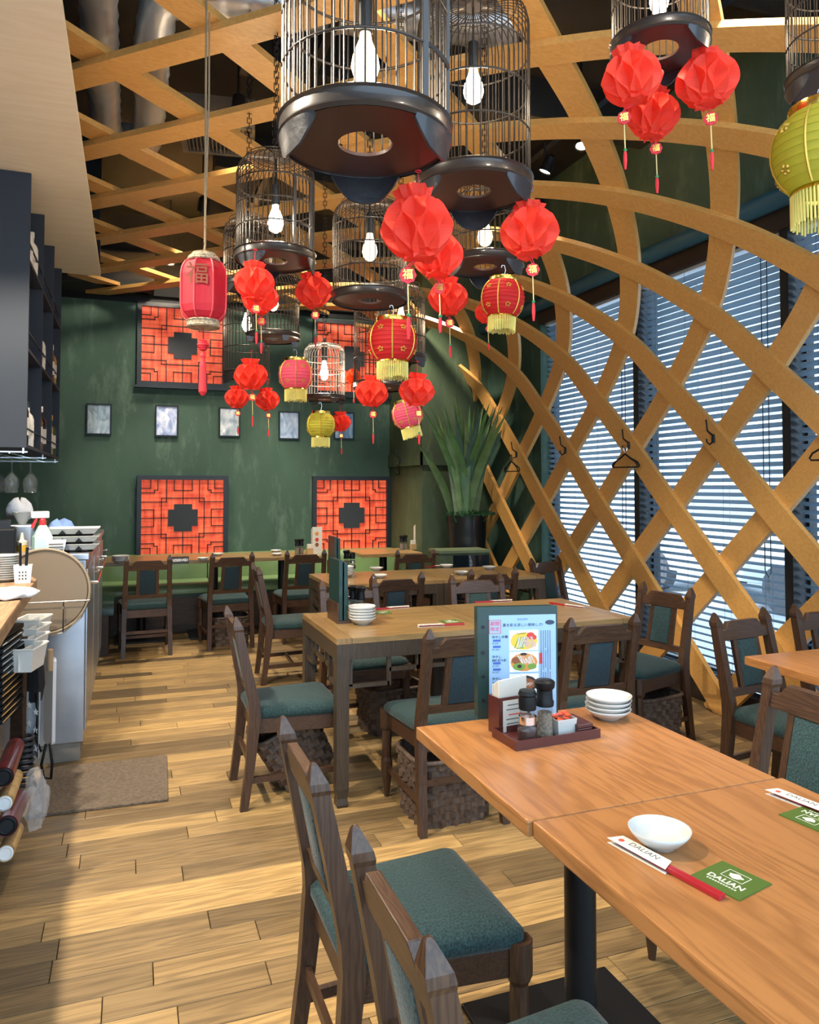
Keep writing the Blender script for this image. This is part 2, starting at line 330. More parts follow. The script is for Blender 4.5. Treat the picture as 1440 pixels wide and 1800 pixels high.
for i, (y0, y1) in enumerate(BAYS):
    L = y1 - y0 - 0.085
    b = thing('venetian_blind', ('slatted grey venetian blind in the window bay at the far corner', 'slatted grey venetian blind in the middle window bay between two mullions', 'slatted grey venetian blind at the right edge of the picture', 'slatted grey venetian blind in the bay beyond the right edge')[3 - i], 'blind', (WX + 0.045, (y0 + y1) / 2, 0.15), 0, 'venetian blinds along the window wall')
    sm = MB(); cw, sw = math.cos(tilt), math.sin(tilt)
    pr = [(-0.026, 0.0), (-0.012, 0.0035), (0.012, 0.0035), (0.026, 0.0), (0.026, -0.0009), (0.012, 0.0026), (-0.012, 0.0026), (-0.026, -0.0009)]
    pr = [(a * cw + c * sw, -a * sw + c * cw) for a, c in pr]
    sm.prism(pr, -L / 2, L / 2, 'y'); me = sm.mesh('slat')
    n = 58
    for k in range(n): link('slat', me, M_slat, b, loc=(0, 0, 0.03 + k * 0.0472))
    MB().bx(-0.03, 0.03, -L / 2, L / 2, 2.755, 2.795).build('head_rail', plain('rail_white', (0.55, 0.58, 0.62), 0.4), b)
    MB().bx(-0.026, 0.026, -L / 2, L / 2, 0.0, 0.012).build('bottom_rail', M_slat, b)
    for t in (-0.38, -0.12, 0.14, 0.38):
        MB().tube([(-0.027, t * L, 0.0), (-0.027, t * L, 2.76)], 0.0012, 4).tube([(0.027, t * L, 0.0), (0.027, t * L, 2.76)], 0.0012, 4).build('ladder_cord', M_cord, b)
    pc = MB().tube([(-0.06, -L * 0.44, 2.75), (-0.065, -L * 0.44, 0.75), (-0.065, -L * 0.44 + 0.02, 0.72), (-0.06, -L * 0.44 + 0.05, 0.76), (-0.06, -L * 0.44 + 0.045, 2.75)], 0.003, 5).build('pull_cord', M_cord, b)
    MB().lathe([(0.004, 0), (0.008, -0.02), (0.008, -0.09), (0.003, -0.1)], 8, (-0.065, -L * 0.44 + 0.02, 0.72)).build('cord_weight', M_glass, pc)
tag(MB().tube([(WX - 0.06, 0.2, 3.10), (WX - 0.06, 6.6, 3.10), (WX - 0.06, 7.28, 3.10)], 0.062, 14).build('overhead_pipe', M_pipe, smooth=True), 'long teal painted pipe running above the window blinds', 'pipe')
# ---- outside
struct(MB().bx(3.9, 40, -30, 40, -0.35, -0.3).build('ground_outside', plain('pavement', (0.46, 0.49, 0.52), 0.8, var=0.12, vs=0.8)), 'pale pavement outside the windows', 'ground')
fac = thing('facing_building', 'pale building across the street seen through the blinds', 'building', (17.0, 6.0, -0.3))
MB().bx(0, 4, -16, 18, 0, 9).build('wall', plain('pale_render', (0.50, 0.57, 0.64), 0.8), fac)
wm = MB().bx(-0.05, 0.05, -0.9, 0.9, 0, 1.7).mesh('window'); M_fw = plain('far_window', (0.30, 0.36, 0.42), 0.2)
for k in range(9):
    for j in range(3): link('window', wm, M_fw, fac, loc=(0.0, -13 + k * 3.4, 0.9 + j * 2.8))
for k, (yy, c) in enumerate(((3.6, (0.5, 0.54, 0.6)), (9.0, (0.55, 0.6, 0.66)))):
    v = thing('parked_van', ('silver van parked outside the middle window', 'pale blue van parked outside the far window')[k], 'van', (9.0, yy, -0.3))
    MB().prism([(-2.1, 0.35), (2.1, 0.35), (2.1, 0.95), (1.5, 1.1), (1.1, 1.85), (-2.0, 1.85), (-2.1, 1.0)], -0.85, 0.85, 'x').build('body', plain('van_paint', c, 0.3, coat=0.5), v, bevel=0.05)
    for yw in (-1.3, 1.3):
        for xs in (-0.8, 0.8): MB().tube([(xs - 0.1, yw, 0.33), (xs + 0.1, yw, 0.33)], 0.33, 16).build('wheel', plain('tyre', (.08, .08, .09), .8), v)
    MB().bx(-0.87, 0.87, -1.7, 0.9, 1.15, 1.7).build('side_window', M_fw, v)
# ================================================================== LATTICE VAULT
ROW = {-1: (3.46, -0.34), 0: (3.46, 0.07), 1: (3.46, 0.48), 2: (3.46, 0.885), 3: (3.46, 1.285), 4: (3.46, 1.70), 5: (3.45, 2.10), 6: (3.385, 2.52), 7: (3.12, 2.895), 8: (2.71, 3.165), 9: (2.235, 3.315), 10: (1.73, 3.385), 11: (1.25, 3.40), 12: (0.79, 3.40), 13: (0.335, 3.40), 14: (-0.13, 3.40), 15: (-0.59, 3.40), 16: (-1.05, 3.40), 17: (-1.5, 3.40)}
def cs(r):
    i = max(-1, min(15, math.floor(r))); t = r - i
    P = [Vector((*ROW[max(-1, min(17, j))], 0)) for j in (i - 1, i, i + 1, i + 2)]
    if i == -1: P[0] = 2 * P[1] - P[2]
    a = 0.5 * ((2 * P[1]) + (P[2] - P[0]) * t + (2 * P[0] - 5 * P[1] + 4 * P[2] - P[3]) * t * t + (3 * P[1] - P[0] - 3 * P[2] + P[3]) * t ** 3)
    return a.x, a.y
LY0, LP = 3.762, 0.857
lat = thing('timber_lattice', 'arched timber lattice of crossing golden strips from window to ceiling', 'lattice', (3.46, 3.76, 0))
LO = Vector(lat.location)
def strip(yc, sgn, inner):
    pts = []; r = -0.25
    while r < 14.95:
        x, z = cs(r); x2, z2 = cs(r + 0.01); d = Vector((x2 - x, sgn * LP / 2 * 0.01, z2 - z)).normalized()
        nrm = Vector((-(z2 - z), 0, (x2 - x))).normalized()     # towards the room side
        if nrm.dot(Vector((1.0 - x, 0, 1.2 - z))) < 0: nrm = -nrm
        side = d.cross(nrm).normalized(); c = Vector((x, yc + sgn * LP / 2 * r, z))
        pts.append((r, c, nrm, side)); r += 0.125
    runs = []; cur = []
    for p in pts:
        y = p[1].y; lim = RY + 0.1 if p[1].x > SX - 0.05 else BY + 0.1
        if 0.45 < y < lim and p[1].x > -0.62: cur.append(p)
        else:
            if len(cur) > 3: runs.append(cur)
            cur = []
    if len(cur) > 3: runs.append(cur)
    for run in runs:
        mb = MB(); w, t = 0.076, 0.034; o = 0.0 if inner else -t
        mb.loops([[c + s * w + n * o - LO, c + s * w + n * (o + t) - LO, c - s * w + n * (o + t) - LO, c - s * w + n * o - LO] for _, c, n, s in run])
        me = mb.mesh('lattice_strip'); bm = bmesh.new(); bm.from_mesh(me)
        big = max(p[1].x for p in run) > SX - 0.05 and max(p[1].y for p in run) > RY - 0.2 and not (max(p[1].y for p in run if p[1].x <= SX - 0.05) > RY if any(p[1].x <= SX - 0.05 for p in run) else False)
        cuts = [((0, 0, 0.002), (0, 0, -1))]
        cuts.append(((0, (RY - 0.004) if big else (BY - 0.105), 0), (0, 1, 0)))
        for co, no in cuts:
            g = bm.verts[:] + bm.edges[:] + bm.faces[:]
            res = bmesh.ops.bisect_plane(bm, geom=g, plane_co=Vector(co) - LO, plane_no=no, clear_outer=True)
            ed = [e for e in res['geom_cut'] if isinstance(e, bmesh.types.BMEdge)]
            if ed: bmesh.ops.holes_fill(bm, edges=ed)
        bm.to_mesh(me); bm.free()
        if len(me.polygons) > 2: link('lattice_strip', me, M_lat, lat, smooth=True)
for k in range(-14, 14):
    strip(LY0 + LP * k, 1, True)
    strip(LY0 + LP * k, -1, False)
# ---- ducts above the lattice
M_d2 = plain('steel_duct', (0.58, 0.60, 0.62), 0.3, 0.7)
def duct(name, label, pts, r, m, ribs=0.16):
    mb = MB(); P = [Vector(p) for p in pts]; S = []; rad = []
    for a, b in zip(P[:-1], P[1:]):
        n = max(2, int((b - a).length / 0.04))
        for k in range(n): S.append(a.lerp(b, k / n))
    S.append(P[-1]); rad = [r * (1.0 + (0.07 if (i % 3 == 0) else 0.0)) for i in range(len(S))]
    mb.tube(S, rad, 16); return tag(mb.build(name, m, smooth=True), label, 'duct')
duct('flexible_duct', 'left of two crinkled silver ducts above the lattice', [(-0.17, 2.2, 3.66), (-0.17, 5.0, 3.66), (-0.13, 5.16, 3.68), (-0.05, 5.24, 3.72)], 0.085, M_duct)
duct('flexible_duct', 'right silver duct with an elbow above the lattice', [(0.34, 3.72, 3.9), (0.18, 3.76, 3.86), (0.10, 3.85, 3.78), (0.08, 4.0, 3.70), (0.08, 5.1, 3.68), (0.05, 5.3, 3.7), (-0.02, 5.42, 3.74)], 0.09, M_duct)
duct('spiral_duct', 'wide shiny steel duct crossing above the lattice at top', [(0.05, 4.1, 4.02), (0.6, 3.98, 4.02), (1.5, 3.8, 4.02), (2.0, 3.7, 4.02)], 0.13, M_d2)
duct('spiral_duct', 'nearest foil duct at the top edge above the cages', [(0.35, 3.35, 3.95), (1.0, 3.30, 3.95), (1.7, 3.2, 3.95)], 0.09, M_duct)
v = thing('ceiling_vent', 'grey louvred ventilation unit above the lattice', 'vent', (0.52, 5.1, 3.72), R(-8))
MB().bx(-0.24, 0.24, -0.22, 0.22, 0.03, 0.2).build('housing', plain('vent_grey', (0.05, 0.055, 0.06), 0.6), v)
MB().bx(-0.24, 0.24, -0.22, -0.19, 0, 0.03).bx(-0.24, 0.24, 0.19, 0.22, 0, 0.03).bx(-0.24, -0.2, -0.19, 0.19, 0, 0.03).bx(0.2, 0.24, -0.19, 0.19, 0, 0.03).build('frame', plain('vent_frame', (0.10, 0.11, 0.11), 0.5), v)
lm = MB().bx(-0.004, 0.004, -0.19, 0.19, 0.002, 0.028).mesh('louvre')
for k in range(16): link('louvre', lm, plain('louvre_grey', (0.16, 0.16, 0.16), 0.5) if k == 0 else lm.materials[0], v, loc=(-0.19 + k * 0.0253, 0, 0))
# ================================================================== CHAIRS
def yb(z): return 0.0 if z < 0.44 else -(z - 0.44) * 0.21
def make_chair(label, loc, rz, group):
    t = thing('dining_chair', label, 'chair', loc, rz, group)
    for s in (-1, 1):
        def px(z): return s * (0.186 - 0.016 * z / 0.8)
        L = [(px(0), -0.045, 0, 0.016, 0.017), (px(.2), -0.018, .2, 0.018, 0.020), (px(.40), 0.0, .40, 0.019, 0.026), (px(.46), yb(.46), .46, 0.019, 0.025), (px(.62), yb(.62), .62, 0.018, 0.021), (px(.775), yb(.775), .775, 0.018, 0.019), (px(.785), yb(.785), .785, 0.021, 0.021), (px(.80), yb(.80), .80, 0.020, 0.020), (px(.835), yb(.835), .835, 0.007, 0.007), (px(.84), yb(.84), .84, 0.003, 0.003)]
        MB().rects(L).build('back_post', M_dark, t)
        fx, fy = s * 0.195, 0.385; n = 8
        prof = [(0.011, 0.0), (0.017, 0.05), (0.022, 0.09), (0.026, 0.10), (0.026, 0.165), (0.020, 0.18), (0.022, 0.25), (0.021, 0.300), (0.030, 0.314), (0.031, 0.32), (0.031, 0.398)]
        MB().lathe(prof, 8, (fx, fy, 0), ph=PI / 8).build('leg', M_dark, t)
    def tilt(mb):
        mb.v = [(x, y + yb(z), z) for x, y, z in mb.v]; return mb
    crest = [(-0.160, .715), (0.160, .715), (0.162, .762), (0.128, .760), (0.098, .795), (-0.098, .795), (-0.128, .760), (-0.162, .762)]
    tilt(MB().prism(crest, -0.013, 0.013, 'y')).build('top_rail', M_darkx, t, bevel=0.003)
    tilt(MB().bx(-0.165, 0.165, -0.011, 0.011, .478, .510)).build('lower_rail', M_darkx, t)
    for s in (-1, 1):
        tilt(MB().rects([(s * 0.078, 0, .508, 0.0125, 0.009), (s * 0.074, 0, .72, 0.0125, 0.009)])).build('stile', M_dark, t)
    q = MB()
    q.loops([[(-a, b, .512 + c), (a, b, .512 + c), (a * .95, b, .712 - c), (-a * .95, b, .712 - c)] for a, b, c in ((0.058, -0.012, .006), (0.064, -0.008, 0), (0.064, 0.008, 0), (0.058, 0.014, .006))])
    tilt(q).build('back_panel', M_blue if 'navy' in label else M_teal, t, smooth=True)
    MB().loops([[(-.168, -.005, z), (.168, -.005, z), (.205, .40, z), (-.205, .40, z)] for z in (.318, .390)]).build('seat_frame', M_darkx, t, bevel=0.004)
    c = MB(); rad = 0.03
    def outline(k, z):
        P = []
        for cx, cy, a0 in ((.180, .369, 0), (-.180, .369, 90), (-.146, .016, 180), (.146, .016, 270)):
            for j in range(5):
                a = R(a0 + j * 22.5); x, y = cx + rad * math.cos(a), cy + rad * math.sin(a)
                P.append((x * (1 + k / .2), .19 + (y - .19) * (1 + k / .2), z))
        return P
    c.loops([outline(-0.004, .384), outline(0.002, .396), outline(0.002, .412), outline(-0.008, .425), outline(-0.03, .435), outline(-0.08, .441), outline(-0.15, .443)])
    c.build('cushion', M_teal, t, smooth='all')
    for s in (-1, 1): MB().bar((s * .185, -0.03, .125), (s * .195, .375, .135), .018, .026).build('stretcher', M_darkx, t)
    MB().bar((-.18, -.018, .20), (.18, -.018, .20), .016, .026).build('stretcher', M_darkx, t)
    MB().bar((-.188, .17, .13), (.188, .17, .13), .016, .024).build('stretcher', M_darkx, t)
    return t
N, E_, S_, W_ = 0.0, -PI / 2, PI, PI / 2     # facing far wall, window, camera, counter
GC = 'dark wooden chairs with green upholstery'
CHL = [
 (0.14, 6.70, N + R(3), 'leftmost chair at the bench tables, navy back panel towards us'),
 (0.83, 6.76, N + R(4), 'second chair from the left at the bench tables, basket beneath it, navy panel'),
 (1.49, 6.80, N, 'third chair from the left at the bench tables, navy panel, beside the dark menu stand'),
 (2.44, 6.50, N - R(4), 'chair before the rightmost bench table, near the glossy cabinet'),
 (0.95, 5.61, E_ - R(2), 'side-on chair at the left end of the farthest framed table'),
 (1.28, 4.47, S_ + R(3), 'chair behind the middle framed table, half hidden by the standing menu folder'),
 (2.14, 4.45, S_ - R(3), 'chair on the far side of the middle framed table, pale green panel facing us'),
 (1.67, 4.82, N, 'navy-backed chair at the near side of the farthest framed table, left one'),
 (2.40, 4.86, N - R(2), 'navy-backed chair at the near side of the farthest framed table, right one'),
 (3.20, 5.32, S_ + R(22), 'chair standing alone beside the lattice near the far window'),
 (0.525, 3.57, E_, 'side-on chair at the left end of the middle framed table, leaning basket beneath'),
 (1.31, 2.93, N, 'navy-backed chair left of the printed menu, woven basket beneath its seat'),
 (1.99, 2.96, N, 'navy-backed chair right of the printed menu, behind the stack of plates'),
 (2.87, 3.62, W_ + R(12), 'chair by the window facing left, dark basket beside its legs'),
 (2.68, 2.70, S_ + R(8), 'chair at the far side of the right hand table, tilted back post'),
 (3.22, 2.74, S_, 'chair whose back post just shows at the right edge'),
 (1.87, 1.72, W_, 'chair cut off by the right edge, facing the nearest table'),
 (0.45, 1.74, E_, 'near chair with its whole green seat in view, left of the nearest table'),
 (0.45, 1.09, E_ , 'closest chair at the bottom edge, only its back and seat corner in view')]
proto = {}
CHAIRS = []
for x, y, rz, lb in CHL:
    k = 'navy' in lb
    if k not in proto: proto[k] = make_chair(lb, (x, y, 0), rz, GC); CHAIRS.append(proto[k])
    else: CHAIRS.append(clone(proto[k], (x, y, 0), rz, lb))
# ================================================================== TABLES
def pedestal_table(label, x0, x1, y0, y1, top, h=0.74, th=0.034, r=0.04, base=0.23, base_mat=None, group=None):
    cx, cy = (x0 + x1) / 2, (y0 + y1) / 2; a, b = (x1 - x0) / 2, (y1 - y0) / 2
    t = thing('pedestal_table', label, 'table', (cx, cy, 0), 0, group)
    MB().bx(-a, a, -b, b, h - th, h).build('table_top', top, t, bevel=0.004)
    MB().lathe([(r, 0.012), (r, h - th - 0.01)], 20).build('post', M_blackm, t, smooth=True)
    MB().bx(-base, base, -base, base, 0, 0.012).build('base_plate', M_blackm, t, bevel=0.003)
    MB().bx(-a * .6, a * .6, -0.03, 0.03, h - th - 0.012, h - th).build('bracket', M_blackm, t)
    return t
pedestal_table('nearest cherry table holding the printed menu and condiment tray', 0.762, 1.418, 1.372, 2.008, M_cherry)
pedestal_table('cherry table in the bottom right corner with chopsticks and coaster', 0.772, 1.432, 0.72, 1.368, M_cherry)
pedestal_table('cherry table at the right edge by the window', 2.30, 3.40, 1.70, 2.375, M_cherry)
GB = 'tables along the green bench'
pedestal_table('bench table at the far left with stacked bowls', -0.22, 0.43, 7.16, 7.74, M_oak, group=GB)
pedestal_table('bench table behind the reserved sign', 0.434, 1.08, 7.16, 7.74, M_oak, group=GB)
pedestal_table('bench table with condiments below the right red panel', 1.084, 1.74, 7.16, 7.74, M_oak, group=GB)
pedestal_table('rightmost bench table under the small menu holder', 2.14, 2.78, 7.14, 7.74, M_oak, group=GB)
def framed_table(label, x0, x1, y0, y1, h=0.74, group=None):
    cx, cy = (x0 + x1) / 2, (y0 + y1) / 2; a, b = (x1 - x0) / 2, (y1 - y0) / 2
    t = thing('framed_table', label, 'table', (cx, cy, 0), 0, group); w = 0.058
    # top boards with a border
    MB().bx(-a + .07, a - .07, -b + .07, b - .07, h - .025, h).build('top_panel', M_oak, t)
    for s in (-1, 1):
        MB().bx(-a + .071, a - .071, s * b - (.069 if s > 0 else 0), s * b + (.069 if s < 0 else 0), h - .025, h).build('border', M_oak, t)
        MB().bx(s * a - (.069 if s > 0 else 0), s * a + (.069 if s < 0 else 0), -b, b, h - .025, h).build('border', M_oaky, t)
    for sx in (-1, 1):
        for sy in (-1, 1):
            x, y = sx * (a - w / 2), sy * (b - w / 2)
            MB().rects([(x, y, 0, .022, .022), (x, y, .012, .027, .027), (x, y, .04, .023, .023), (x, y, .08, .028, .028), (x, y, h - .026, w / 2, w / 2)]).build('leg', M_frame, t)
    for s in (-1, 1):
        MB().bx(-a + w, a - w, s * (b - .014) - .014, s * (b - .014) + .014, h - .095, h - .026).build('apron', M_frame, t)
        MB().bx(s * (a - .014) - .014, s * (a - .014) + .014, -b + w, b - w, h - .095, h - .026).build('apron', M_frame, t)
        f = MB(); q = .009
        yy = s * (b - .018)
        def hb(xa, xb, z): f.bx(xa, xb, yy - q, yy + q, z - q, z + q)
        def vb(x, za, zb): f.bx(x - q, x + q, yy - q, yy + q, za, zb)
        for sx in (-1, 1):
            xl, xi = sx * (a - w), sx * (a - w - .19)
            hb(min(xl, xi), max(xl, xi), h - .215); vb(xi, h - .224, h - .095); vb(sx * (a - w - .008), h - .215, h - .095)
            vb(sx * (a - w - .33), h - .163, h - .095)
        hb(-(a - w - .19), (a - w - .19), h - .154)
        f.build('fretwork', M_frame, t)
        f = MB(); xx = s * (a - .018)
        for sy in (-1, 1):
            yl, yi = sy * (b - w), sy * (b - w - .13)
            f.bx(xx - q, xx + q, min(yl, yi), max(yl, yi), h - .224, h - .206); f.bx(xx - q, xx + q, yi - q, yi + q, h - .224, h - .095)
            f.bx(xx - q, xx + q, sy * (b - w - .2) - q, sy * (b - w - .2) + q, h - .163, h - .095)
        f.bx(xx - q, xx + q, -(b - w - .13), (b - w - .13), h - .163, h - .145)
        f.build('fretwork', M_frame, t)
    return t
GF = 'dark framed tables with oak tops'
framed_table('middle dark framed table with plate stack and menu folder', 0.862, 1.648, 3.255, 3.966, group=GF)
framed_table('middle dark framed table, right half of the pair near the window', 1.652, 2.438, 3.255, 3.966, group=GF)
framed_table('farthest framed table, left half with stacked plates behind the menu', 1.292, 2.118, 5.02, 5.72, group=GF)
framed_table('farthest framed table, right half towards the lattice', 2.122, 2.95, 5.02, 5.72, group=GF)
# ================================================================== BASKETS
M_wick = plain('wicker', (0.10, 0.066, 0.048), 0.55, var=0.5, vs=45)
def basket(label, loc, rot, w, d, h, group='woven baskets under the chairs', fall=None):
    t = thing('woven_basket', label, 'basket', loc, 0, group); t.rotation_euler = rot
    rows = max(4, int(h / 0.028)); n = 4 * 9; P = []
    def rim(k, i):
        a = 2 * PI * k / n; ca, sa = math.cos(a), math.sin(a); m = max(abs(ca), abs(sa)); e = 0.90 + 0.10 * i / rows
        q = (abs(ca) ** 5 + abs(sa) ** 5) ** -0.2
        return ca * q * w / 2 * e, sa * q * d / 2 * e
    mb = MB()
    for i in range(rows):
        z = (i + 0.5) * h / rows; hh = h / rows
        for k in range(n):
            (x, y), (x2, y2) = rim(k, i), rim(k + 1, i)
            out = 0.012 if (k + i) % 2 == 0 else -0.002
            mx, my = (x + x2) / 2, (y + y2) / 2; l = math.hypot(mx, my); ox, oy = mx / l * out, my / l * out
            mb.loops([[(x, y, z - hh * .48), (x + .0, y, z + hh * .48), (x * .97, y * .97, z + hh * .48), (x * .97, y * .97, z - hh * .48)], [(mx + ox, my + oy, z - hh * .52), (mx + ox, my + oy, z + hh * .52), (mx * .96, my * .96, z + hh * .48), (mx * .96, my * .96, z - hh * .48)], [(x2, y2, z - hh * .48), (x2, y2, z + hh * .48), (x2 * .97, y2 * .97, z + hh * .48), (x2 * .97, y2 * .97, z - hh * .48)]], False, False)
    mb.build('weave', M_wick, t, kind='stuff')
    MB().tube([(*rim(k, rows), h) for k in range(n)], 0.011, 6, True).build('rim', M_wick, t, smooth='all')
    MB().loops([[(rim(k, 0)[0] * .97, rim(k, 0)[1] * .97, 0.004) for k in range(n)], [(rim(k, 0)[0] * .97, rim(k, 0)[1] * .97, 0.012) for k in range(n)]]).build('bottom', M_wick, t)
basket('large woven basket under the navy-backed chair left of the menu', (1.30, 3.08, 0), (0, 0, R(2)), 0.36, 0.32, 0.27)
basket('tipped woven basket leaning under the side-on chair at the middle table', (0.80, 3.62, 0.075), (R(4), R(-28), 0), 0.30, 0.30, 0.27)
basket('dark open basket by the window chair legs', (2.70, 3.52, 0), (0, 0, R(10)), 0.34, 0.30, 0.27)
basket('woven basket under the second chair at the bench tables', (0.85, 6.97, 0), (0, 0, 0), 0.33, 0.30, 0.25)
basket('basket under the middle framed table seen between its legs', (1.45, 4.25, 0), (0, 0, R(8)), 0.36, 0.30, 0.25)
# ================================================================== BIRD CAGES
M_cage = plain('cage_wire', (0.045, 0.035, 0.028), 0.4, 0.3)
M_cagew = plain('cage_wire_pale', (0.30, 0.29, 0.27), 0.35, 0.5)
M_base = plain('cage_base', (0.028, 0.022, 0.020), 0.35, coat=0.35)
M_disc = plain('cage_disc', (0.05, 0.022, 0.018), 0.45)
M_lobe = plain('cage_apron', (0.024, 0.024, 0.028), 0.4, coat=0.2, bump=0.3, bs=25)
M_bulb = plain('bulb_glow', (1, 0.9, 0.75), 0.3, emit=(1.0, 0.80, 0.52), es=4.0)
M_bulbw = plain('bulb_glow_white', (1, 1, 1), 0.3, emit=(1.0, 0.90, 0.72), es=16.0)
def lat_z(x):
    best = min((abs(cs(r / 8)[0] - x), cs(r / 8)[1]) for r in range(40, 124)); return best[1]
GCg = 'bird cage pendant lamps'
def cage(label, px, py, wpx, dia, h, lobe=True, nb=48, power=14, dome=0.07, door=None, feet=False, hole=0.30, wire=None, bright=False, lobe_dn=0.30, face=0.0, bz=.62):
    dep = CF * dia / wpx; c = at(px, py, dep); r = dia / 2; wire = wire or M_cage
    az = math.atan2(-c.y, -c.x)                       # towards the viewer's side of the room
    t = thing('bird_cage_lamp', label, 'lamp', c, az + PI + face, GCg)
    bh = r * 0.24
    MB().lathe([(r * .98, 0.0), (r * 1.02, bh * .15), (r * 1.0, bh * .3), (r * 1.0, bh * .8), (r * 1.03, bh * .9), (r * .99, bh), (r * .93, bh), (r * .93, 0.004)], 44, cap0=False, cap1=False).build('base_ring', M_base, t, smooth=True)
    q = MB(); n = 44; ro, ri = r * .965, r * hole; z0, z1 = 0.006, 0.014
    q.loops([[(rr_ * math.cos(2 * PI * k / n), rr_ * math.sin(2 * PI * k / n), z) for k in range(n)] for rr_, z in ((ri, z0), (ro, z0), (ro, z1), (ri, z1))], closed=True)
    q.build('base_disc', M_disc, t)
    # bars
    b = MB(); rb = r * .965; br = 0.0012 + dia * 0.0022
    for k in range(nb):
        a = 2 * PI * k / nb; ca, sa = math.cos(a), math.sin(a)
        P = [(rb * ca, rb * sa, bh * .9), (rb * ca, rb * sa, h - dome)]
        for j in (1, 2, 3):
            u = j / 3 * PI / 2; P.append(((rb - dome * .9 * (1 - math.cos(u))) * ca, (rb - dome * .9 * (1 - math.cos(u))) * sa, h - dome + dome * math.sin(u)))
        P.append((r * .16 * ca, r * .16 * sa, h + 0.008)); b.tube(P, br, 4)
    b.build('bars', wire, t, kind='stuff')
    for z in (h * .30, h * .52, h * .74): MB().ring((0, 0, z), rb, br * 1.7, 36, 5).build('hoop', wire, t, smooth='all')
    for k, rr_ in enumerate((.75, .55, .36, .17)): MB().ring((0, 0, h + 0.002 + k * .002), r * rr_, br * 1.2, 28, 4).build('crown_hoop', wire, t, smooth='all')
    MB().lathe([(r * .17, h + .004), (r * .17, h + .016), (0.012, h + .03), (0.012, h + .045)], 16).build('crown', M_base, t)
    if door is not None:
        d = MB(); a0 = door
        for da in (-.30, .30): d.bar((rb * math.cos(a0 + da), rb * math.sin(a0 + da), bh), (rb * math.cos(a0 + da), rb * math.sin(a0 + da), h * .74), .014, .012)
        for z in (h * .30, h * .74): d.tube([(rb * 1.01 * math.cos(a0 + i * .1), rb * 1.01 * math.sin(a0 + i * .1), z) for i in range(-3, 4)], .006, 5)
        d.build('door_frame', M_base, t)
    if lobe:
        for k in range(3):
            m = MB(); a0 = k * 2 * PI / 3; sp = 0.46; rows = []
            top, bot = [], []
            for j in range(13):
                u = -1 + j / 6; a = a0 + u * sp; dn = r * lobe_dn * (1 - abs(u) ** 2.4) + 0.004 + (0.012 * r if abs(abs(u) - .55) < .1 else 0)
                top.append((a, bh * .10)); bot.append((a, -dn))
            L = []
            for (a, zt), (_, zb_) in zip(top, bot):
                L.append([(r * 1.0 * math.cos(a), r * 1.0 * math.sin(a), zt), (r * .97 * math.cos(a), r * .97 * math.sin(a), zb_), (r * .94 * math.cos(a), r * .94 * math.sin(a), zb_), (r * .97 * math.cos(a), r * .97 * math.sin(a), zt)])
            m.loops(L); m.build('apron', M_lobe, t, smooth=True)
    if feet:
        for k in range(4):
            a = k * PI / 2 + .5; MB().rects([(r * .94 * math.cos(a), r * .94 * math.sin(a), -r * .16, .014, .014), (r * .94 * math.cos(a), r * .94 * math.sin(a), 0.004, .022, .022)]).build('foot', M_base, t)
    # lamp
    hz = h * bz
    MB().lathe([(.004, h + .02), (.004, hz + .12)], 6).build('flex', M_black, t)
    MB().lathe([(.018, hz + .12), (.018, hz + .04), (.016, hz + .035)], 14).build('socket', M_blackm, t, smooth=True)
    sc_ = min(1.0, dia / .34)
    bl = MB().lathe([(.013 * sc_, .035), (.015 * sc_, .02), (.030 * sc_, -.02), (.034 * sc_, -.045), (.026 * sc_, -.072), (.008, -.084)], 16, (0, 0, hz)).build('bulb', M_bulbw if bright else M_bulb, t, smooth='all')
    lo = light('bulb_lamp', 'POINT', (0, 0, hz - .04), power, (1.0, 0.80, 0.55), parent=t, shadow_soft_size=0.04)
    # chain or cord to the ceiling
    top = CT - c.z
    ch = MB(); z = h + .045; k = 0
    while z < top:
        a = Vector((.010, 0, 0)) if k % 2 else Vector((0, .010, 0))
        ch.tube([(a.x, a.y, z), (a.x, a.y, z + .03), (-a.x, -a.y, z + .03), (-a.x, -a.y, z)], .0026, 4, True); z += .026; k += 1
    ch.build('chain', M_blackm, t, kind='stuff')
    return t, c, dep
CG = {}
CG[1] = cage('largest black bird cage lamp, hanging nearest at top centre', 642, 258, 300, .40, .56, nb=54, power=22, door=R(60) + PI, dome=.10, hole=.32, bz=.42)
CG[2] = cage('tall black bird cage lamp right behind the largest one', 833, 340, 203, .38, .62, nb=50, power=22, bright=True, hole=.30)
CG[3] = cage('bird cage lamp with blue-grey base at upper right, holding three paper balls', 1160, 92, 168, .28, .42, nb=44, power=14, hole=.38, lobe_dn=.24, bright=True, bz=.47)
CG[4] = cage('bird cage lamp cut by the right edge above the yellow lantern', 1476, 150, 172, .30, .44, nb=44, power=14)
CG[5] = cage('bird cage lamp with door frame, left of the largest cage', 484, 462, 140, .34, .445, nb=48, power=18, door=R(25) + PI, bright=True, face=R(20), bz=.48)
CG[6] = cage('bird cage lamp below the largest cage at the centre', 650, 532, 134, .33, .43, nb=46, power=16, lobe=False)
CG[7] = cage('wide bird cage lamp below the tall one, behind the red paper balls', 853, 472, 134, .34, .40, nb=46, power=16, bz=.46)
CG[8] = cage('tall bird cage lamp at far left beside the upper red panel', 433, 664, 82, .30, .62, nb=40, power=12, bright=True, hole=.25)
CG[9] = cage('bird cage lamp with glowing bulb behind the paired paper balls', 480, 598, 94, .32, .42, nb=42, power=12, lobe=False, feet=True)
CG[10] = cage('bird cage lamp mostly hidden behind the one with the door frame', 436, 508, 88, .26, .36, nb=40, power=10)
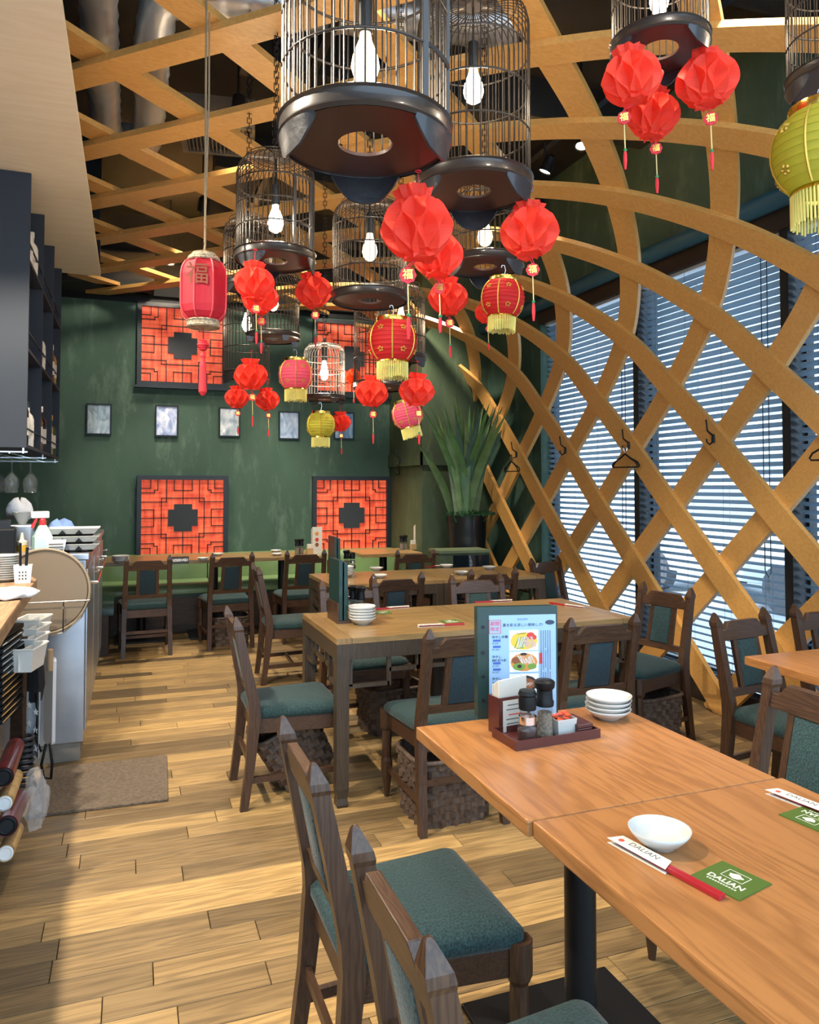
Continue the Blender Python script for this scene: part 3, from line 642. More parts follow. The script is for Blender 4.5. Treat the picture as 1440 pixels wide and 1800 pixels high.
CG[11] = cage('small pale wire bird cage lamp hanging lowest before the right panel', 570, 704, 74, .26, .34, nb=38, power=12, lobe=False, feet=True, wire=M_cagew, bright=True, dome=.05)
CG[12] = cage('bird cage lamp behind the red gold-banded lantern', 672, 684, 102, .34, .60, nb=40, power=12, lobe=False)
CG[13] = cage('bird cage lamp just right of the red gold-banded lantern', 705, 634, 88, .25, .38, nb=40, power=12)
# ================================================================== LANTERNS
def tissue_mat(name, col):
    m, nt, p = nm(name); N = nt.nodes; L = nt.links
    p.inputs['Base Color'].default_value = (*col, 1); p.inputs['Roughness'].default_value = 0.65
    tr = N.new('ShaderNodeBsdfTranslucent'); tr.inputs[0].default_value = (min(1, col[0] * 1.1), col[1] * 1.2, col[2] * 1.2, 1)
    mx = N.new('ShaderNodeMixShader'); mx.inputs[0].default_value = 0.5
    L.new(p.outputs[0], mx.inputs[1]); L.new(tr.outputs[0], mx.inputs[2]); L.new(mx.outputs[0], N['Material Output'].inputs[0])
    return m
M_tis = tissue_mat('red_tissue', (0.93, 0.085, 0.045)); M_tiso = tissue_mat('orange_tissue', (0.90, 0.16, 0.03))
M_tagm = plain('tag_red', (0.62, 0.02, 0.03), 0.5); M_thr = plain('red_thread', (0.60, 0.02, 0.03), 0.7); M_thg = plain('gold_thread', (0.60, 0.47, 0.20), 0.6)
M_jade = plain('jade_bead', (0.03, 0.25, 0.10), 0.3)
FU = text_mesh('福', 1.0, extrude=0.02, bold=0.02); FU.materials.append(M_brass)
def tissue_body(rnd, nfin=16, rows=3.0):
    """honeycomb paper ball: fin edges glued alternately to left and right neighbours"""
    mb = MB(); L = []; steps = 24; s = 2 * PI / nfin
    jit = [rnd.uniform(-.10, .10) for _ in range(nfin)]; jr = [rnd.uniform(.96, 1.03) for _ in range(nfin)]
    for i in range(steps + 1):
        t = i / steps; Rr = math.sin(PI * (0.07 + 0.86 * t)) ** 0.62; z = 0.40 - 0.80 * t
        if t < 0.09: Rr = 0.42 + (0.09 - t) * 1.6; z = 0.40 - .80 * .09 + (0.09 - t) * 1.5
        if t > 0.92: Rr = 0.36 + (t - 0.92) * 1.6
        ang = [k * s + (1 if k % 2 else -1) * s * .47 * math.cos(PI * rows * t) + jit[k] * s * math.sin(PI * t) for k in range(nfin)]
        lp = []
        for k in range(nfin):
            a, b = ang[k], ang[(k + 1) % nfin] + (2 * PI if k == nfin - 1 else 0); gap = (b - a) / s
            r0 = .5 * Rr * jr[k]; rv = .5 * Rr * (1 - min(.40, .26 * max(.1, gap)) * (.5 + .5 * math.sin(PI * t)))
            zz = z + (rnd.uniform(-.035, .035) if t < .06 or t > .95 else 0)
            lp.append((r0 * math.cos(a), r0 * math.sin(a), zz)); m = (a + b) / 2; lp.append((rv * math.cos(m), rv * math.sin(m), zz))
        L.append(lp)
    mb.loops(L); return mb.mesh('tissue')
TIS = [tissue_body(random.Random(s), nf) for s, nf in ((1, 18), (2, 20), (3, 16))]
GT = 'red honeycomb paper balls'
def paper_ball(label, px, py, wpx, dia, hang=.10, mat=None, tagside=0.0, tail=True, dep=None, sx=0.0, k=0, squash=1.0):
    dep = dep or CF * dia / wpx; dia = wpx * dep / CF; c = at(px, py, dep)
    az = math.atan2(-c.y, -c.x) + PI / 2
    t = thing('paper_ball_lantern', label, 'lantern', c, az, GT)
    b = link('tissue_ball', TIS[k % 3].copy(), mat or M_tis, t); b.scale = (dia, dia, dia * squash); b.rotation_euler = (R(random.uniform(-8, 8)), R(random.uniform(-8, 8)), random.uniform(0, 1))
    MB().tube([(0, 0, dia * .40), (0.003, 0, dia * .40 + hang)], .0016, 5).ring((0.003, 0, dia * .40 + hang + .008), .007, .0018, 10, 4).build('hanging_string', M_thr, t)
    if tail:
        z0 = -dia * .42; zt = z0 - dia * .22; tr = dia * .11
        x = sx * dia
        MB().tube([(0.004, 0, z0), (x + .004, -.004, zt + tr)], .0016, 4).tube([(-0.004, 0, z0), (x - .002, -.004, zt + tr)], .0016, 4).build('loop_string', M_thr, t)
        tg = MB(); n = 16
        tg.tube([(x, .003 - .006, zt), (x, .003, zt)], tr, 20); tg = MB().prism([(x + tr * (1 + .06 * math.cos(8 * 2 * PI * i / 32)) * math.cos(2 * PI * i / 32), zt + tr * (1 + .06 * math.cos(8 * 2 * PI * i / 32)) * math.sin(2 * PI * i / 32)) for i in range(32)], -.0025, .0025, 'y').build('tag', M_tagm, t)
        f = link('tag_character', FU, None, tg); f.location = (x, -.0032, zt); f.rotation_euler = (R(90), 0, 0); f.scale = (tr * 1.3,) * 3
        MB().tube([(x, 0, zt - tr), (x + .002, 0, zt - tr - dia * .42)], .0018, 5).build('tail_string', M_thg, t)
        MB().lathe([(.002, 0), (.006, -.005), (.002, -.011)], 8, (x + .002, 0, zt - tr - dia * .40)).build('bead', M_jade, t)
        MB().lathe([(.002, 0), (.005, -.012), (.0055, -dia * .18), (.003, -dia * .32)], 8, (x + .002, 0, zt - tr - dia * .43)).build('tassel', M_thr, t)
    return t
d1, d2, d3 = CG[1][2], CG[2][2], CG[3][2]
PB = [
 ('biggest red paper ball hanging under the largest cage', 733, 400, 132, d1 + .12, 0),
 ('red paper ball tucked behind the biggest one, low right', 768, 448, 92, d2 - .35, 1),
 ('red paper ball under the right rim of the tall cage', 931, 408, 105, d2 - .05, 2),
 ('upper left red paper ball under the upper right cage', 1110, 138, 107, d3 - .05, 0),
 ('lower middle red paper ball under the upper right cage', 1148, 204, 92, d3 + .12, 1),
 ('red paper ball at the right rim of the upper right cage', 1243, 143, 106, d3 - .02, 2),
 ('upper of two overlapping red paper balls left of centre', 447, 497, 72, CG[5][2] - .2, 0),
 ('lower of two overlapping red paper balls left of centre', 456, 523, 66, CG[5][2] + .04, 1),
 ('single red paper ball between two cages, tail before the panel', 551, 512, 66, CG[5][2] + .15, 2),
 ('red paper ball above two small ones by the left panel', 441, 660, 60, CG[8][2] - .25, 0),
 ('small red paper ball, left one over the framed pictures', 416, 699, 43, CG[8][2] - .15, 1),
 ('small red paper ball, right one beside the pink lantern', 470, 703, 43, CG[8][2] - .1, 2),
 ('red paper ball left of the red lantern by the lattice', 787, 523, 71, CG[7][2] - .1, 1),
 ('red paper ball hidden behind the red lantern by the lattice', 856, 550, 44, CG[7][2] + .3, 0),
 ('red paper ball below the left side of the gold-banded lantern', 653, 690, 60, CG[12][2] - .3, 0),
 ('red paper ball above the tilted pink lantern', 733, 687, 63, CG[13][2] - .35, 2),
 ('small red paper ball right behind the yellow lantern', 598, 742, 38, CG[11][2] + .1, 1)]
for i, (lb, x, y, w, dep, k) in enumerate(PB): paper_ball(lb, x, y, w, .2, dep=dep, k=k, hang=.06, tail=i not in (), squash=1.0 if i not in (0,) else 1.05, sx=(-.12 if i in (0, 3) else .05))
paper_ball('orange lit paper ball at the edge of the pale wire cage', 622, 664, 30, .2, dep=CG[12][2] + .25, mat=M_tiso, k=0)
# cloth lanterns
def cloth(name, col, tr=.35):
    m = tissue_mat(name, col); return m
M_rc = cloth('red_silk', (0.72, 0.03, 0.03)); M_pc = cloth('pink_silk', (0.86, 0.14, 0.24)); M_yc = cloth('yellow_silk', (0.62, 0.55, 0.06)); M_fr2 = plain('yellow_fringe', (0.75, 0.66, 0.18), 0.6)
def silk_lantern(label, px, py, wpx, dep, mat, tilt=0.0, fringe=True, hook=.05, group='round silk lanterns with gold trim', rot=0.0):
    c = at(px, py, dep); d = wpx * dep / CF; r = d / 2
    az = math.atan2(-c.y, -c.x) + PI / 2
    t = thing('silk_lantern', label, 'lantern', c, az, group); t.rotation_euler = (0, tilt, az)
    prof = []; n = 9; H = r * .80
    for i in range(n * 4 + 1):
        u = i / (n * 4); z = H - 2 * H * u; e = math.sqrt(max(0, 1 - (z / (H * 1.32)) ** 2)); rib = 1 - .022 * abs(math.sin(PI * n * u)) ** .6 if 0 else 1 - .02 * (1 - abs(math.cos(PI * n * u)))
        prof.append((r * e * rib, z))
    MB().lathe(prof, 32).build('silk_body', mat, t, smooth=True)
    for z in [H - 2 * H * i / n for i in range(1, n)]:
        MB().ring((0, 0, z), r * math.sqrt(1 - (z / (H * 1.32)) ** 2) * 1.002, .0012 + r * .006, 32, 4).build('rib', mat, t)
    rc = r * .66
    MB().lathe([(rc, H - .002), (rc * 1.02, H + r * .08), (rc, H + r * .17), (rc * .9, H + r * .17), (rc * .9, H)], 28, cap0=False, cap1=False).build('top_cap', M_brass, t, smooth=True)
    MB().lathe([(rc * .95, -H + .002), (rc, -H - r * .08), (rc * .92, -H - r * .1)], 28, cap0=False, cap1=False).build('bottom_cap', M_brass, t, smooth=True)
    g = MB()
    for k in range(6):
        a = rot + k * PI / 3; P = []
        for i in range(13):
            z = H * .98 - 1.96 * H * i / 12; rr_ = r * math.sqrt(1 - (z / (H * 1.32)) ** 2) * 1.012; P.append((rr_ * math.cos(a), rr_ * math.sin(a), z))
        g.tube(P, .0018 + r * .012, 4)
        for zc in (H * .55, -H * .55):
            for j in range(5):
                aa = a + .5 + .10 * math.cos(j * 1.26 + k); z = zc + r * .07 * math.sin(j * 1.26 + k); rr_ = r * math.sqrt(1 - (z / (H * 1.32)) ** 2) * 1.0
                g.lathe([(r * .03, -r * .03), (r * .045, 0), (r * .03, r * .03)], 6, (rr_ * math.cos(aa), rr_ * math.sin(aa), z))
    g.build('gold_motif', M_goldp, t, kind='stuff')
    if fringe:
        f = MB(); rn = random.Random(5)
        for k in range(54):
            a = 2 * PI * k / 54; l = r * rn.uniform(.62, .72); rr_ = rc * .95; f.tube([(rr_ * math.cos(a), rr_ * math.sin(a), -H - r * .06), (rr_ * 1.0 * math.cos(a + .02), rr_ * math.sin(a + .02), -H - r * .06 - l)], r * .022, 4)
        f.build('fringe', M_fr2, t, kind='stuff')
    MB().tube([(0, 0, H), (0, 0, H + r * .2), (.006, 0, H + r * .2 + hook * .6), (0, 0, H + r * .2 + hook), (-.01, 0, H + r * .2 + hook), (-.012, 0, H + r * .2 + hook * .8)], .0018, 5).build('hook', M_chrome, t)
    return t
silk_lantern('red silk lantern with gold fringe before the lattice', 884, 525, 76, CG[7][2] - .2, M_rc, tilt=R(3), rot=.3)
silk_lantern('red silk lantern with gold fringe at the centre', 690, 600, 86, CG[6][2] - .05, M_rc, rot=.52)
silk_lantern('pink silk lantern left of the pale wire cage', 520, 659, 60, CG[9][2] - .1, M_pc, rot=.52)
silk_lantern('tilted pink silk lantern before the olive stub wall', 716, 729, 54, CG[13][2] - .05, M_pc, tilt=R(-14), rot=.5)
silk_lantern('yellow silk lantern over the framed pictures', 564, 747, 50, CG[11][2] - .1, M_yc, rot=.52)
silk_lantern('large yellow silk lantern cut by the right edge', 1448, 268, 168, CG[4][2] - .1, M_yc, rot=.2)
# tall red lantern on a rope
cl = at(358, 512, 3.05); t = thing('palace_lantern', 'tall red fabric lantern with woven bands hanging on a rope', 'lantern', cl, math.atan2(-cl.y, -cl.x) + PI / 2)
s_ = 3.05 / CF
ra, hh = 41 * s_, 52 * s_
def octo(rad, z, ph=PI / 8):
    P = []
    for k in range(8):
        for f in range(3):
            a0, a1 = ph + k * PI / 4, ph + (k + 1) * PI / 4; u = f / 3; b = 1 - .05 * math.sin(PI * u)
            P.append((rad * b * (math.cos(a0) * (1 - u) + math.cos(a1) * u), rad * b * (math.sin(a0) * (1 - u) + math.sin(a1) * u), z))
    return P
MB().loops([octo(ra * f, z * hh) for f, z in ((.66, 1.0), (.80, .93), (.95, .72), (1.0, .5), (1.0, -.55), (.94, -.78), (.78, -.93), (.66, -1.0))]).build('fabric_body', cloth('crimson_fabric', (0.55, 0.025, 0.05)), t)
rib = MB()
for k in range(8):
    a = PI / 8 + k * PI / 4; rib.tube([(ra * f * 1.005 * math.cos(a), ra * f * 1.005 * math.sin(a), z * hh) for f, z in ((.66, 1.0), (.80, .93), (.95, .72), (1.0, .5), (1.0, -.55), (.94, -.78), (.78, -.93), (.66, -1.0))], .0035, 5)
rib.build('ribs', plain('rib_red', (0.55, 0.05, 0.06), 0.6), t)
M_rope = plain('rope', (0.30, 0.22, 0.13), 0.8, bump=.5, bs=200); M_braid = plain('braid', (0.34, 0.28, 0.19), 0.8, var=.5, vs=90, bump=.8, bs=140)
for z0, z1 in ((hh * 1.0, hh * 1.28), (-hh * 1.24, -hh * 1.0)):
    br_ = MB().lathe([(ra * .64, z0), (ra * .68, (z0 + z1) / 2), (ra * .64 if z0 > 0 else ra * .66, z1)] if z0 < 0 else [(ra * .66, z0), (ra * .66, (z0 + z1) / 2), (ra * .45, z1)], 28).build('woven_band', M_braid, t, smooth=True)
    for z in (z0 + .004, z1 - .004): MB().ring((0, 0, z), ra * .665 if (z < 0 or z == z0 + .004) else ra * .46, .005, 28, 5).build('band_edge', M_braid, br_)
f = link('fabric_character', text_mesh('福', ra * .95, extrude=.0005, bold=.0006), plain('fabric_print', (0.20, 0.045, 0.015), .6), t, loc=(-ra * .25, -ra * .958, hh * .35), rot=(R(90), 0, R(-3)))
MB().tube([(0, 0, hh * 1.26), (.004, 0, hh * 1.6), (0, 0, 3.36 - cl.z), (0.0, 0.05, 3.50 - cl.z)], .005, 6).tube([(.012, 0, 3.36 - cl.z), (.014, 0, 3.0 - cl.z), (.002, 0, hh * 1.7)], .004, 6).build('rope', M_rope, t)
kz = -hh * 1.24
MB().tube([(0, 0, kz), (0, 0, kz - .05)], .0025, 5).build('cord', M_thr, t)
kn = MB()
for k in range(5): kn.ring((0, 0, kz - .055 - .008 * k), .020 - .004 * abs(k - 2), .005, 14, 5)
kn.build('knot', M_thr, t)
MB().lathe([(.005, 0), (.011, -.02), (.008, -.03), (.013, -.06), (.016, -.165), (.006, -.18)], 12, (0, 0, kz - .095)).build('tassel', M_thr, t)
# ================================================================== BACK WALL
def red_mat():
    m, nt, p = nm('red_silk_panel'); N = nt.nodes; L = nt.links
    tc = N.new('ShaderNodeTexCoord')
    outs = []
    for sc in ((1.5, 1, 16), (14, 1, 2.0)):
        mp = N.new('ShaderNodeMapping'); mp.inputs['Scale'].default_value = sc; L.new(tc.outputs['Object'], mp.inputs['Vector'])
        n = N.new('ShaderNodeTexNoise'); n.inputs['Scale'].default_value = 2.0; n.inputs['Detail'].default_value = 4; L.new(mp.outputs[0], n.inputs['Vector']); outs.append(n)
    mx = N.new('ShaderNodeMath'); mx.operation = 'MULTIPLY'; L.new(outs[0].outputs['Fac'], mx.inputs[0]); L.new(outs[1].outputs['Fac'], mx.inputs[1])
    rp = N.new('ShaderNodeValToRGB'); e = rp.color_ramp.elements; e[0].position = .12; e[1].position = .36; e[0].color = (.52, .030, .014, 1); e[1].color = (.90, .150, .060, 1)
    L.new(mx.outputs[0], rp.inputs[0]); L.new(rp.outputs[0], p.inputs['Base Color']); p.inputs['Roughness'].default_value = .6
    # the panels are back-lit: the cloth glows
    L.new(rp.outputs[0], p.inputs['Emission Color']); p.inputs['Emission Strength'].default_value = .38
    return m
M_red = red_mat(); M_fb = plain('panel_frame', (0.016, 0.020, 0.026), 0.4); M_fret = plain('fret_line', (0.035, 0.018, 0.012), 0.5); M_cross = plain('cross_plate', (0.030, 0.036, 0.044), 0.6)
def red_panel(label, x0, x1, z0, z1):
    w, h = x1 - x0, z1 - z0; t = thing('red_fret_panel', label, 'wall panel', ((x0 + x1) / 2, BY, (z0 + z1) / 2), 0, 'square red fret panels on the back wall')
    a, b = w / 2, h / 2; f = .045
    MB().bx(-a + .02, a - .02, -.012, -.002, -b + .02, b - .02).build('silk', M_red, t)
    for s in (-1, 1):
        MB().bx(min(s * a, s * (a - f)), max(s * a, s * (a - f)), -.055, -.001, -b, b).build('frame_bar', M_fb, t)
        MB().bx(-a + f, a - f, -.055, -.001, min(s * b, s * (b - f)), max(s * b, s * (b - f))).build('frame_bar', M_fb, t)
    MB().bx(-a - .02, a + .02, -.075, -.001, -b - .025, -b).build('sill', M_fb, t)
    i = a - f; j = b - f; g = MB(); q = .0045
    def ln(pts):
        for (xa, za), (xb, zb) in zip(pts[:-1], pts[1:]):
            g.bx(min(xa, xb) * i - q, max(xa, xb) * i + q, -.024, -.012, min(za, zb) * j - q, max(za, zb) * j + q)
    for sx in (-1, 1):
        for sz in (-1, 1):
            ln([(sx * 1, sz * .78), (sx * .78, sz * .78), (sx * .78, sz * 1)])
            ln([(sx * 1, sz * .66), (sx * .69, sz * .66), (sx * .69, sz * .73), (sx * .61, sz * .73), (sx * .61, sz * 1)])
            ln([(sx * 1, sz * .42), (sx * .40, sz * .42), (sx * .40, sz * 1)])
            ln([(sx * .52, 0), (sx * .52, sz * .52), (0, sz * .52)])
            ln([(sx * .22, sz * 1), (sx * .22, sz * .72), (0, sz * .72)]); ln([(sx * 1, sz * .22), (sx * .70, sz * .22), (sx * .70, 0)])
        ln([(sx * .34, 0), (sx * 1, 0)]); ln([(0, sx * .34), (0, sx * 1)])
    g.build('fretwork', M_fret, t)
    c1, c2 = .36, .22
    MB().prism([(c1 * i, -c2 * j), (c1 * i, c2 * j), (c2 * i, c2 * j), (c2 * i, c1 * j), (-c2 * i, c1 * j), (-c2 * i, c2 * j), (-c1 * i, c2 * j), (-c1 * i, -c2 * j), (-c2 * i, -c2 * j), (-c2 * i, -c1 * j), (c2 * i, -c1 * j), (c2 * i, -c2 * j)], -.034, -.012, 'y').build('centre_plate', M_cross, t)
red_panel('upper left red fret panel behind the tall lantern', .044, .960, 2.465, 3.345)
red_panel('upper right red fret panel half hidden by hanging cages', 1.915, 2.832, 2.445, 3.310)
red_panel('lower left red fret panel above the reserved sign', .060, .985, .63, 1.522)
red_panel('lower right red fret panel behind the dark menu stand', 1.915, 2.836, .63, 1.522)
def pic_mat(k):
    m, nt, p = nm('foil_print'); N = nt.nodes; L = nt.links
    tc = N.new('ShaderNodeTexCoord'); mp = N.new('ShaderNodeMapping'); mp.inputs['Location'].default_value = (k * 3.1, 0, k); mp.inputs['Scale'].default_value = (1, 1, .6); L.new(tc.outputs['Object'], mp.inputs['Vector'])
    n = N.new('ShaderNodeTexNoise'); n.inputs['Scale'].default_value = 11; n.inputs['Detail'].default_value = 5; n.inputs['Distortion'].default_value = 1.2; L.new(mp.outputs[0], n.inputs['Vector'])
    rp = N.new('ShaderNodeValToRGB'); e = rp.color_ramp.elements
    cols = [((.10, .16, .15), (.30, .38, .42), (.55, .60, .62)), ((.16, .22, .42), (.35, .42, .62), (.70, .74, .82)), ((.25, .32, .40), (.52, .58, .62), (.85, .86, .84)), ((.16, .22, .36), (.33, .42, .56), (.6, .66, .74)), ((.05, .12, .25), (.15, .30, .48), (.55, .66, .75))][k]
    e[0].position = .3; e[1].position = .72; e[0].color = (*cols[0], 1); e[1].color = (*cols[2], 1); q = e.new(.5); q.color = (*cols[1], 1)
    L.new(n.outputs['Fac'], rp.inputs[0]); L.new(rp.outputs[0], p.inputs['Base Color']); p.inputs['Roughness'].default_value = .25; p.inputs['Coat Weight'].default_value = .6
    b = N.new('ShaderNodeBump'); b.inputs['Strength'].default_value = .4; b.inputs['Distance'].default_value = .02; L.new(n.outputs['Fac'], b.inputs['Height']); L.new(b.outputs[0], p.inputs['Normal'])
    return m
PF = [(-.436, -.193, 1.937, 2.257, 'leftmost small framed picture, grey and green print'), (.232, .465, 1.934, 2.265, 'second small framed picture from the left, bluish print'), (.886, 1.113, 1.945, 2.264, 'third small framed picture, bright crumpled foil print'), (1.535, 1.767, 1.931, 2.245, 'fourth small framed picture, pale blue print'), (2.165, 2.404, 1.945, 2.258, 'rightmost small framed picture behind the yellow lantern, deep blue print')]
for k, (x0, x1, z0, z1, lb) in enumerate(PF):
    t = thing('framed_picture', lb, 'picture', ((x0 + x1) / 2, BY, (z0 + z1) / 2), 0, 'small framed pictures in a row'); a, b = (x1 - x0) / 2, (z1 - z0) / 2; f = .014
    MB().bx(-a + .006, a - .006, -.012, -.001, -b + .006, b - .006).build('print', pic_mat(k), t)
    MB().bx(-a, -a + f, -.022, -.001, -b, b).bx(a - f, a, -.022, -.001, -b, b).bx(-a + f, a - f, -.022, -.001, -b, -b + f).bx(-a + f, a - f, -.022, -.001, b - f, b).build('frame', M_blackm, t)
# ================================================================== BENCH
M_vin = plain('green_vinyl', (0.16, 0.25, 0.11), 0.45, coat=.15, var=.15, vs=4); M_vind = plain('dark_green_vinyl', (0.012, 0.040, 0.030), 0.4, coat=.2)
M_kick = wood('bench_kick', (.055, .028, .015), (.03, .015, .008), 'x', 12, .45, stretch=.1)
bn = thing('wall_bench', 'long green upholstered bench along the back wall', 'bench', (1.25, 7.98, 0))
MB().bx(-1.52, 1.58, -.30, .36, 0, .33).build('kick_panel', M_kick, bn)
def soft(x0, x1, y0, y1, z0, z1, r=.03):
    return MB().prism([(y0, z0), (y1, z0), (y1, z1), (y0 + r * 2, z1), (y0 + r, z1 - r * .25), (y0 + r * .25, z1 - r), (y0, z1 - r * 2)], x0, x1, 'x')
MB().bx(-1.52, 1.58, -.31, .36, .33, .37).build('seat_board', M_vind, bn)
for k in range(3): soft(-1.52 + k * 1.035, -1.52 + (k + 1) * 1.035 - .01, -.34, .18, .37, .46).build('seat_cushion', M_vin, bn, smooth=True)
for k in range(3): soft(-1.52 + k * 1.035, -1.52 + (k + 1) * 1.035 - .01, .14, .36, .462, .70).build('back_cushion', M_vin, bn, smooth=True)
st = thing('bench_stool', 'dark green padded stool end beside the steel counter', 'stool', (-.36, 6.95, 0))
soft(-.2, .24, -.2, .25, .34, .46, .04).build('cushion', M_vind, st, smooth=True)
MB().bx(-.2, .20, -.17, .24, 0, .34).build('box_base', M_kick, st)
# ================================================================== PLANT, CABINET
pl = thing('potted_flax', 'tall plant with sword-shaped leaves in a black planter', 'plant', (3.20, 6.98, 0))
MB().lathe([(.15, 0), (.17, .3), (.20, 1.08), (.205, 1.12), (.185, 1.12), (.18, 1.05)], 28, cap1=True).build('planter', plain('planter_black', (.008, .009, .011), .35, coat=.3), pl, smooth=True)
rn = random.Random(4)
moss = MB()
for k in range(260):
    a, q = rn.uniform(0, 2 * PI), math.sqrt(rn.random()) * .20; x, y = q * math.cos(a), q * math.sin(a); dx, dy = rn.uniform(-.06, .06), rn.uniform(-.06, .06)
    moss.loops([[(x - .006, y, 1.05), (x + .006, y, 1.05), (x, y + .004, 1.05)], [(x + dx * .6 - .004, y + dy * .6, 1.13), (x + dx * .6 + .004, y + dy * .6, 1.13), (x + dx * .6, y + dy * .6 + .003, 1.13)], [(x + dx * 1.6 - .001, y + dy * 1.6, 1.10 + rn.uniform(0, .08)), (x + dx * 1.6 + .001, y + dy * 1.6, 1.12), (x + dx * 1.6, y + dy * 1.6 + .001, 1.12)]])
moss.build('fern_fronds', plain('fern_green', (.012, .06, .018), .6, var=.4, vs=20), pl, kind='stuff')
LM = [plain('flax_green_%d' % i, c, .42, var=.25, vs=9) for i, c in enumerate(((.09, .19, .05), (.13, .22, .07), (.06, .13, .09), (.16, .22, .09)))]
tips = [(790, 745), (756, 715), (828, 735), (775, 722), (782, 712), (801, 690), (798, 710), (812, 714), (826, 712), (835, 720), (847, 722), (852, 705), (862, 706), (868, 715), (874, 710), (880, 712), (887, 708), (893, 722), (905, 725), (768, 718), (742, 716), (733, 778), (842, 716), (817, 730), (857, 728), (776, 728)]
for k, (x, y) in enumerate(tips):
    tip = at(x, y, 7.45 + rn.uniform(-.18, .12)) - Vector(pl.location); bx_, by_ = rn.uniform(-.08, .08) + (x - 830) * .0010, rn.uniform(-.1, .1)
    base = Vector((bx_, by_, 1.06)); w = rn.uniform(.030, .046); L = []
    side = Vector((math.cos(CYAW + rn.uniform(-.7, .7)), -math.sin(CYAW), 0)).normalized()
    for i in range(9):
        u = i / 8; p = base.lerp(tip, u) + Vector((tip.x - base.x, tip.y - base.y, 0)) * (-.18 * math.sin(PI * u)); ww = w * (.55 + 1.2 * u * (1 - u) * 1.6) * (1 if u < .7 else max(.04, (1 - u) / .3)); n = side.cross((tip - base).normalized()).normalized()
        L.append([p - side * ww + n * .006, p + n * -.004, p + side * ww + n * .006, p + n * .0])
    MB().loops(L).build('leaf', LM[k % 4], pl, smooth=True)
ca = thing('glossy_cabinet', 'low olive cabinet with a glossy dark front reflecting the blinds', 'cabinet', (2.90, 6.62, 0), R(-4))
MB().bx(-.21, .28, -.20, .10, 0, .79).build('body', M_green2, ca, bevel=.004); MB().bx(-.22, .29, -.215, .11, .79, .815).build('top', plain('olive_top', (.10, .13, .07), .4), ca)
MB().bx(-.08, .275, -.212, -.201, .06, .77).build('glass_front', plain('dark_gloss', (.006, .010, .016), .05, coat=1.0), ca)
# ================================================================== COAT HOOKS AND HANGERS
def hook(label, p, dirx):
    t = thing('coat_hook', label, 'hook', p, dirx, 'black coat hooks on lattice and wall')
    MB().lathe([(.014, -.025), (.016, 0), (.012, .03)], 10).build('plate', M_blackm, t, rot=None)
    MB().tube([(0, -.005, .02), (0, -.05, .05), (0, -.055, .085), (0, -.06, .12)], [.006, .0055, .005, .006], 6).build('upper_prong', M_blackm, t, smooth='all')
    MB().tube([(0, -.005, -.015), (0, -.035, -.035), (0, -.055, -.02), (0, -.058, .0)], [.006, .0055, .005, .006], 6).build('lower_prong', M_blackm, t, smooth='all')
xh = 3.462 - .034
for k, lb in ((3, 'hook on the lattice crossing nearest the plant'), (2, 'hook on the second lattice crossing from the plant'), (1, 'hook on the lattice crossing at the first mullion'), (0, 'hook on the lattice crossing before the middle blind'), (-1, 'hook on the lattice crossing at the right edge')):
    hook('black coat ' + lb, (xh, LY0 + LP * k, 1.71), R(-90))
hook('black coat hook on the olive stub wall', (SX - .02, 7.9, 1.70), R(-90))
def hanger(label, p, rz, n=2):
    t = thing('coat_hanger', label, 'hanger', p, rz, 'black coat hangers'); t.scale = (.62, .8, .72)
    for k in range(n):
        o = .012 * k; s = 1.0
        MB().tube([(-.02, o, .0), (-.028, o, .03), (0, o, .055), (.022, o, .03), (.012, o, .0), (0, o, -.03)], .0022, 5).build('hook_wire', M_chrome, t)
        MB().tube([(0, o, -.03), (-.07, o, -.075), (-.16, o + .02 * k, -.115), (-.185, o + .02 * k, -.15), (-.17, o + .02 * k, -.165), (0, o, -.165), (.17, o - .03 * k, -.165), (.185, o - .03 * k, -.15), (.16, o - .03 * k, -.115), (.07, o, -.075)], .0075, 6, True).build('frame', M_black, t, smooth='all')
hanger('black hanger pair on the lattice beside the plant', (xh - .055, LY0 + LP * 3, 1.67), R(90 + 12))
hanger('black hanger pair at the first window mullion', (xh - .055, LY0 + LP * 1 - .03, 1.67), R(90 + 20))
hanger('black hanger at the right edge of the picture', (xh - .055, LY0 + LP * -1 - .03, 1.67), R(90 + 10), 1)
hanger('dark hanger on the olive stub wall rail', (SX - .06, 7.9, 1.66), R(60), 1)
# ================================================================== TABLEWARE
def bowl_mesh(r, h, kind='dish'):
    return MB().lathe([(r * .48, 0), (r * .50, h * .10), (r * .72, h * .35), (r * .93, h * .75), (r, h), (r * .975, h * 1.0), (r * .90, h * .76), (r * .66, h * .36), (r * .42, h * .2), (r * .02, h * .18)], 32).mesh('dish')
PM = {}
def plate(label, p, r, h, group):
    k = (r, h)
    if k not in PM: PM[k] = bowl_mesh(r, h)
    return tag(link('small_plate' if h < .04 else 'small_bowl', PM[k], M_white, None, 'all', loc=p), label, 'plate' if h < .04 else 'bowl', group)
def stack(x, y, z, n, r, h, dz, where):
    pos = ['bottom', 'second lowest', 'middle', 'fourth', 'fifth', 'sixth', 'seventh', 'eighth', 'ninth', 'tenth', 'eleventh', 'twelfth']
    for k in range(n):
        nm_ = 'bottom' if k == 0 else ('top' if k == n - 1 else {1: 'second', 2: 'third', 3: 'fourth', 4: 'fifth', 5: 'sixth', 6: 'seventh', 7: 'eighth', 8: 'ninth', 9: 'tenth', 10: 'eleventh'}[k])
        lb = ('%s white plate of the stack %s' if nm_ in ('top', 'bottom') else '%s white plate from the bottom in the stack %s') % (nm_, where)
        plate(lb, (x + random.uniform(-.002, .002), y + random.uniform(-.002, .002), z + k * dz), r, h, 'white plates stacked ' + where)
